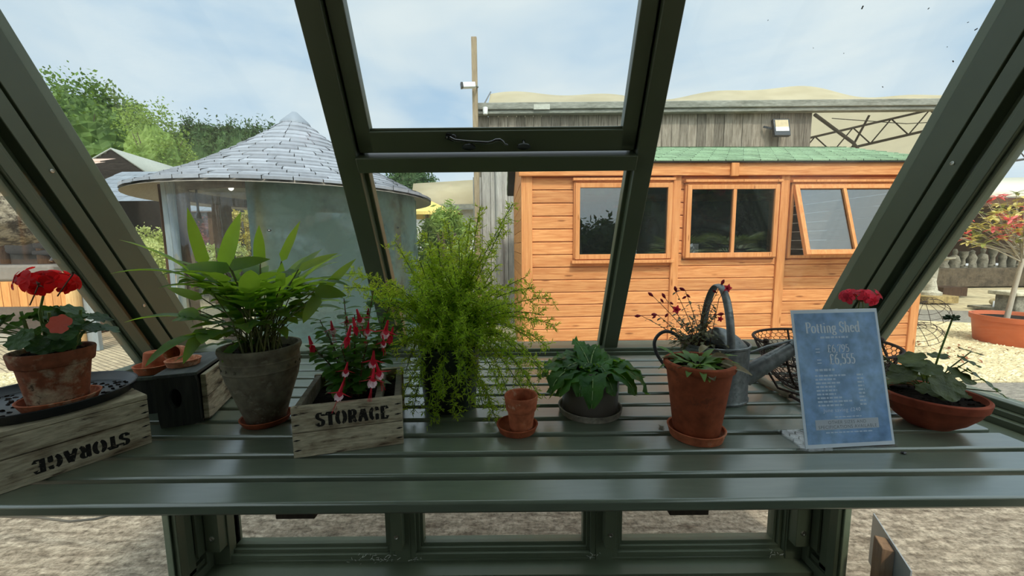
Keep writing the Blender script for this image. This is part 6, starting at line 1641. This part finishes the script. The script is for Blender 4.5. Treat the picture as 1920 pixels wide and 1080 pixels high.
for px in (1705, 1990): X = at(px, 450, SY - .5).x - o.x; MB().box(X - .08, X + .08, -.6, -.46, 0, zr0).build('post', OAK, g)
STONE = m_patch('carved_stone', rgb(146, 140, 124), rgb(112, 106, 92), 8, islands=(.8, 1.1))
rs = random.Random(41)
spots = [(1752, 482, .7), (1768, 484, .6), (1790, 480, .8), (1806, 484, .6), (1822, 482, .7), (1842, 484, .9), (1862, 478, .8), (1880, 482, 1.0), (1898, 478, .9), (1914, 482, .8)]
names = ['small pale stone ornament nearest the shed corner in the stall', 'squat stone ornament second from the left in the stall', 'stone trough third from the left on the stall wall', 'rounded stone ornament fourth from the left in the stall', 'stone ornament under the gothic frames, fifth from the left', 'tall stone ornament sixth from the left in the stall', 'stone figure seventh from the left on the stall wall', 'tall stone figure eighth from the left behind the potted tree', 'stone figure ninth from the left behind the potted tree', 'stone ornament at the right frame edge of the stall']
for i, (px, py, h) in enumerate(spots):
    X = at(px, py, SY + .45).x; hh = .28 + .42 * h * rs.uniform(.6, 1)
    s_ = thing('stone_ornament', names[i], 'ornament', (X, SY + .45, zl1 + .001), 0, 'stone ornaments in the stall')
    w = rs.uniform(.08, .15); k = i % 3
    if k == 0: pf = [(0, 0), (w, 0), (w, .05), (w * .6, .09), (w * .45, hh * .5), (w * .9, hh * .75), (w * .95, hh), (w * .7, hh), (0, hh - .05)]
    elif k == 1: pf = [(0, 0), (w * 1.1, 0), (w * 1.1, .04), (w * .8, hh * .3), (w * 1.0, hh * .55), (w * .5, hh * .8), (w * .55, hh * .9), (0, hh)]
    else: pf = [(0, 0), (w, 0), (w * 1.05, hh * .35), (w * .8, hh * .6), (w * .35, hh * .68), (w * .5, hh * .85), (w * .3, hh), (0, hh * 1.02)]
    MB().lathe(pf, 14, wob=.06).build('carving', STONE, s_)
    MB().box(-.05, .03, -w - .02, -w - .012, .06, .13).build('price_card', PRINTGREY, s_) if i % 3 == 0 else None
for i, px in enumerate((1785, 1806)):
    c = at(px, 420, SY + 2.3); fr = thing('arched_frame', ['pale gothic arched frame, left of the pair in the stall', 'pale gothic arched frame, right of the pair in the stall'][i], 'frame', c, 0, 'gothic frames in the stall')
    w, h = .17, .32
    pts = [V((-w, 0, -.5)), V((-w, 0, .1)), V((-w * .75, 0, h * .75)), V((0, 0, h + .15)), V((w * .75, 0, h * .75)), V((w, 0, .1)), V((w, 0, -.5)), V((-w, 0, -.5))]
    MB().tube(pts, .022, 6, cap=False).build('surround', STONE, fr)
    m = MB(); m.tube([(0, 0, -.5), (0, 0, h)], .010, 6); m.tube([(-w, 0, -.1), (w, 0, -.1)], .010, 6)
    for a in range(8): m.tube([(0, 0, .08), (.13 * cos(a * .785), 0, .08 + .13 * sin(a * .785))], .007, 5)
    m.build('tracery', STONE, fr)
# pedestal table and crate beside the shed
g = thing('birdbath', 'pale stone birdbath on a block beyond the shed corner', 'birdbath', V((at(1748, 500, 8.6).x, 8.6, 0))); z0, z1, z2 = at(1748, 590, 8.6).z, at(1748, 572, 8.6).z, at(1748, 482, 8.6).z
MB().box(-.34, .34, -.3, .3, 0, max(.16, z1)).build('block', m_patch('ochre_stone', rgb(176, 154, 104), rgb(146, 126, 84), 5), g, bevel=.015)
zb_ = max(.16, z1); MB().lathe([(0, zb_), (.20, zb_), (.20, zb_ + .06), (.13, zb_ + .10), (.09, zb_ + .3), (.11, z2 - .15), (.16, z2 - .08), (.33, z2 - .03), (.34, z2), (.30, z2 - .005), (0, z2 - .04)], 24).build('pedestal', m_patch('pale_stone', rgb(196, 190, 172), rgb(168, 162, 144), 6), g)
MB_ = MB().box(-.3, .3, -.2, .2, 0, .22); p = at(1748, 545, 9.6); tag(MB_.build('wooden_crate', OAK, None, loc=(p.x + .35, 9.6, 0)), 'low brown crate behind the birdbath', 'crate')
# stone bench and small ornament
p = at(1915, 560, 7.0); g = thing('stone_table', 'pale stone table behind the orange planter', 'table', (p.x + .25, 7.0, 0)); zt_ = at(1900, 546, 7.0).z
MB().box(-.62, .7, -.22, .22, zt_ - .07, zt_).build('top', m_patch('pale_stone_top', rgb(206, 198, 172), rgb(180, 172, 148), 6), g, bevel=.015); 
for x in (-.42, .42): MB().box(x - .12, x + .12, -.16, .16, 0, zt_ - .071).build('support', STONE, g, bevel=.015)
p = at(1876, 566, 7.6); g = thing('stone_ornament', 'low reclining stone animal on a slab by the planter', 'ornament', (p.x, 7.6, 0)); MB().box(-.42, .3, -.2, .2, 0, .05).build('slab', STONE, g); m = MB(); m.blob((-.02, 0, .14), (.18, .1, .09), 12, 8); m.blob((.14, -.02, .20), (.07, .06, .07), 10, 8); m.build('carving', m_patch('cream_stone', rgb(206, 190, 150), rgb(180, 164, 126), 6), g); MB().box(-.32, -.2, -.14, -.13, .06, .18).build('price_card', PAPERWHITE, g)
# photinia in an orange planter
PY = 5.0; c = onz(1903, 640, 0.0); PP = V((at(1909, 600, PY).x, PY, 0))
g = thing('potted_tree', 'red and yellow-leaved standard shrub in a large orange planter on gravel', 'potted plant', PP)
zt_ = at(1845, 592, PY).z; R = .43
MB().lathe([(0, 0), (R * .84, 0), (R * .86, .01), (R * .94, zt_ - .07), (R * .99, zt_ - .065), (R, zt_ - .03), (R * 1.0, zt_), (R * .95, zt_), (R * .92, zt_ - .05), (R * .8, .03), (0, .03)], 44).build('planter', m_plain('orange_plastic', rgb(196, 104, 66), rough=.5, spec=.3, var=.08, scale=6), g)
MB().lathe([(0, zt_ - .04), (R * .92, zt_ - .05), (0, zt_ - .06)], 24).build('soil', SOIL, g)
def photinia():
    rs = random.Random(71); m = MB(); a = at(1888, 592, PY) - PP; b_ = at(1915, 495, PY) - PP; t = at(1925, 440, PY) - PP
    m.tube([V((a.x, 0, zt_ - .05)), a.lerp(b_, .5), b_, t], [.028, .024, .022, .016], 10); L = [MB(), MB(), MB()]
    tips = []
    for px, py, Y in ((1758, 432, 4.7), (1775, 440, 4.8), (1815, 455, 4.7), (1822, 428, 4.8), (1812, 410, 5.0), (1830, 395, 4.9), (1850, 380, 5.0), (1868, 370, 4.9), (1885, 368, 5.1), (1905, 362, 5.0), (1920, 372, 4.9), (1850, 410, 4.7), (1870, 400, 4.7), (1890, 395, 4.8), (1910, 400, 4.7), (1835, 440, 4.8), (1862, 430, 4.7), (1885, 425, 4.7), (1845, 365, 5.2), (1900, 430, 5.2), (1930, 400, 5.0), (1950, 380, 5.0), (1960, 420, 5.0), (1985, 400, 5.0), (1940, 450, 4.8), (1880, 445, 4.9), (1840, 400, 5.3), (1875, 385, 5.4), (1905, 385, 5.4), (1898, 412, 4.6), (1920, 420, 4.6)):
        p = at(px, py, Y) - PP; m.tube([b_.lerp(t, rs.random()), b_.lerp(p, .5) + V((0, 0, .05)), p], [.009, .006, .003], 5); tips.append(p)
        for q in (p, b_.lerp(p, .8) + V((rs.uniform(-.05, .05), rs.uniform(-.1, .1), .04)), b_.lerp(p, .65) + V((rs.uniform(-.08, .08), rs.uniform(-.12, .12), .05))):
            k = 0 if rs.random() < .30 else (1 if rs.random() < .72 else 2)
            for i in range(10):
                aa = rs.uniform(0, 6.28); L[k].leaf(q, (cos(aa), sin(aa), rs.uniform(-.3, .9)), (0, 0, 1), rs.uniform(.07, .12), rs.uniform(.013, .02), rs.uniform(.1, .7), 4, .2)
    m.build('stem', m_wood('grey_bark', rgb(150, 142, 128), rgb(178, 170, 154), 'Z', rough=.9), g)
    L[0].build('red_leaves', m_leaf('photinia_red', rgb(196, 72, 80), rgb(224, 140, 130), .35, rgb(236, 96, 90), var=(.7, 1.3)), g); L[1].build('yellow_leaves', m_leaf('photinia_yellow', rgb(206, 192, 104), rgb(222, 206, 150), .35, rgb(230, 220, 110), var=(.7, 1.2)), g); L[2].build('green_leaves', m_leaf('photinia_green', rgb(132, 138, 70), rgb(160, 162, 88), .35, var=(.6, 1.2)), g)
photinia()
# wire cloches leaning by the shed corner
def cloche(px, py, Y, R, label, tilt):
    c = at(px, py, Y); g = thing('wire_cloche', label, 'cloche', c, 0); M = Matrix.Rotation(tilt, 4, 'X') @ Matrix.Rotation(-.5, 4, 'Y'); m = MB()
    for k in range(6): a = pi * k / 6; m.tube([M @ V((R * cos(a) * cos(t_), R * sin(a) * cos(t_), R * .9 * sin(t_))) for t_ in [pi * i / 12 for i in range(13)]], 0.0032, 5)
    for h in (0, .35, .7): m.tube([M @ V((R * cos(h) * cos(t_), R * cos(h) * sin(t_), R * .9 * sin(h))) for t_ in [2 * pi * i / 24 for i in range(25)]], 0.0032, 5, cap=False)
    m.build('wirework', RUSTWIRE, g)
cloche(1736, 588, 5.2, .24, 'brown wire cloche standing at the shed corner', .35); cloche(1728, 632, 4.6, .20, 'brown wire cloche lying on the gravel by the shed corner', .1)
# staked sheet outside the right end
g = thing('staked_panel', 'grey sheet on a wooden stake outside the right end glass', 'sign', (1.42, 1.22, 0))
a, b_ = at(1637, 962, 1.36), at(1712, 1030, 1.10)
def panel():
    A, B_ = V((a.x, a.y, a.z)), V((b_.x, b_.y, b_.z)); o = V(g.location); d = (B_ - A); d.z = 0; L_ = d.length; d.normalize(); n = V((-d.y, d.x, 0)); M = Matrix((d, n, V((0, 0, 1)))).transposed().to_4x4(); M.translation = A - o
    zt = 0; MB().box(0, L_, 0, .004, -.20, 0.0, M).build('sheet', m_plain('grey_sheet', rgb(142, 146, 148), rough=.35, spec=.5, var=.05), g)
    MB().box(L_ * .42, L_ * .66, -.035, -.001, -A.z, -.012, M).build('stake', m_wood('brown_stake', rgb(112, 84, 62), rgb(142, 110, 82), 'Z'), g, bevel=.003)
panel()
# plants and trees behind the greenhouse, seen mirrored in the shed windows
for i, (x, y, h) in enumerate(((-9, -9, 4.4), (-6, -10, 3.8), (-3.4, -9.5, 3.4), (-1.2, -9, 2.6), (1.0, -9.6, 2.4), (3.0, -9.2, 2.2), (5.0, -9.4, 2.4), (7.6, -9.8, 4.6), (9.8, -9.2, 5.6), (12, -9.6, 5.4), (14.4, -10, 5.2))):
    g = thing('conifer', 'dark conifer in the row behind the greenhouse', 'tree', (x, y, 0), 0, 'conifers behind the greenhouse'); m = MB(); rs = random.Random(200 + i)
    cloud(m, (0, 0, h * .5), (1.3, 1.0, h * .52), 2200, .28, rs, 60, .3, None, .4); m.blob((0, 0, h * .46), (1.0, .8, h * .44), 14, 10, .12, rs); m.build('crown', LFC, g, smooth=False); MB().tube([(0, 0, 0), (0, 0, h * .7)], .1, 8).build('trunk', BARK, g)
for i, (x, y) in enumerate(((4.3, -1.3), (5.4, -1.2))):
    g = thing('fan_palm', 'low fan palm on the slab right of the greenhouse', 'palm', (x, y, 0), 0, 'fan palms outside'); m = MB(); st = MB(); rs = random.Random(300 + i)
    for k in range(18):
        a = rs.uniform(0, 6.28); e = rs.uniform(.2, 1.4); d = V((cos(a), sin(a), e)).normalized(); p = V((0, 0, .95)); q = p + d * rs.uniform(.4, .6); st.tube([p, q], .008, 5)
        r = d.cross(V((0, 0, 1))).normalized(); u = r.cross(d)
        for j in range(11): b2 = (j - 5) * .22; dd = d * cos(b2) + r * sin(b2); m.leaf(q, dd, u, .40, .014, .5, 4, .2)
    m.build('fronds', m_leaf('palm_leaf', rgb(104, 130, 56), rgb(136, 156, 72), .3), g); st.tube([(0, 0, 0), (0, 0, .95)], .07, 8); st.build('trunk', BARK, g)
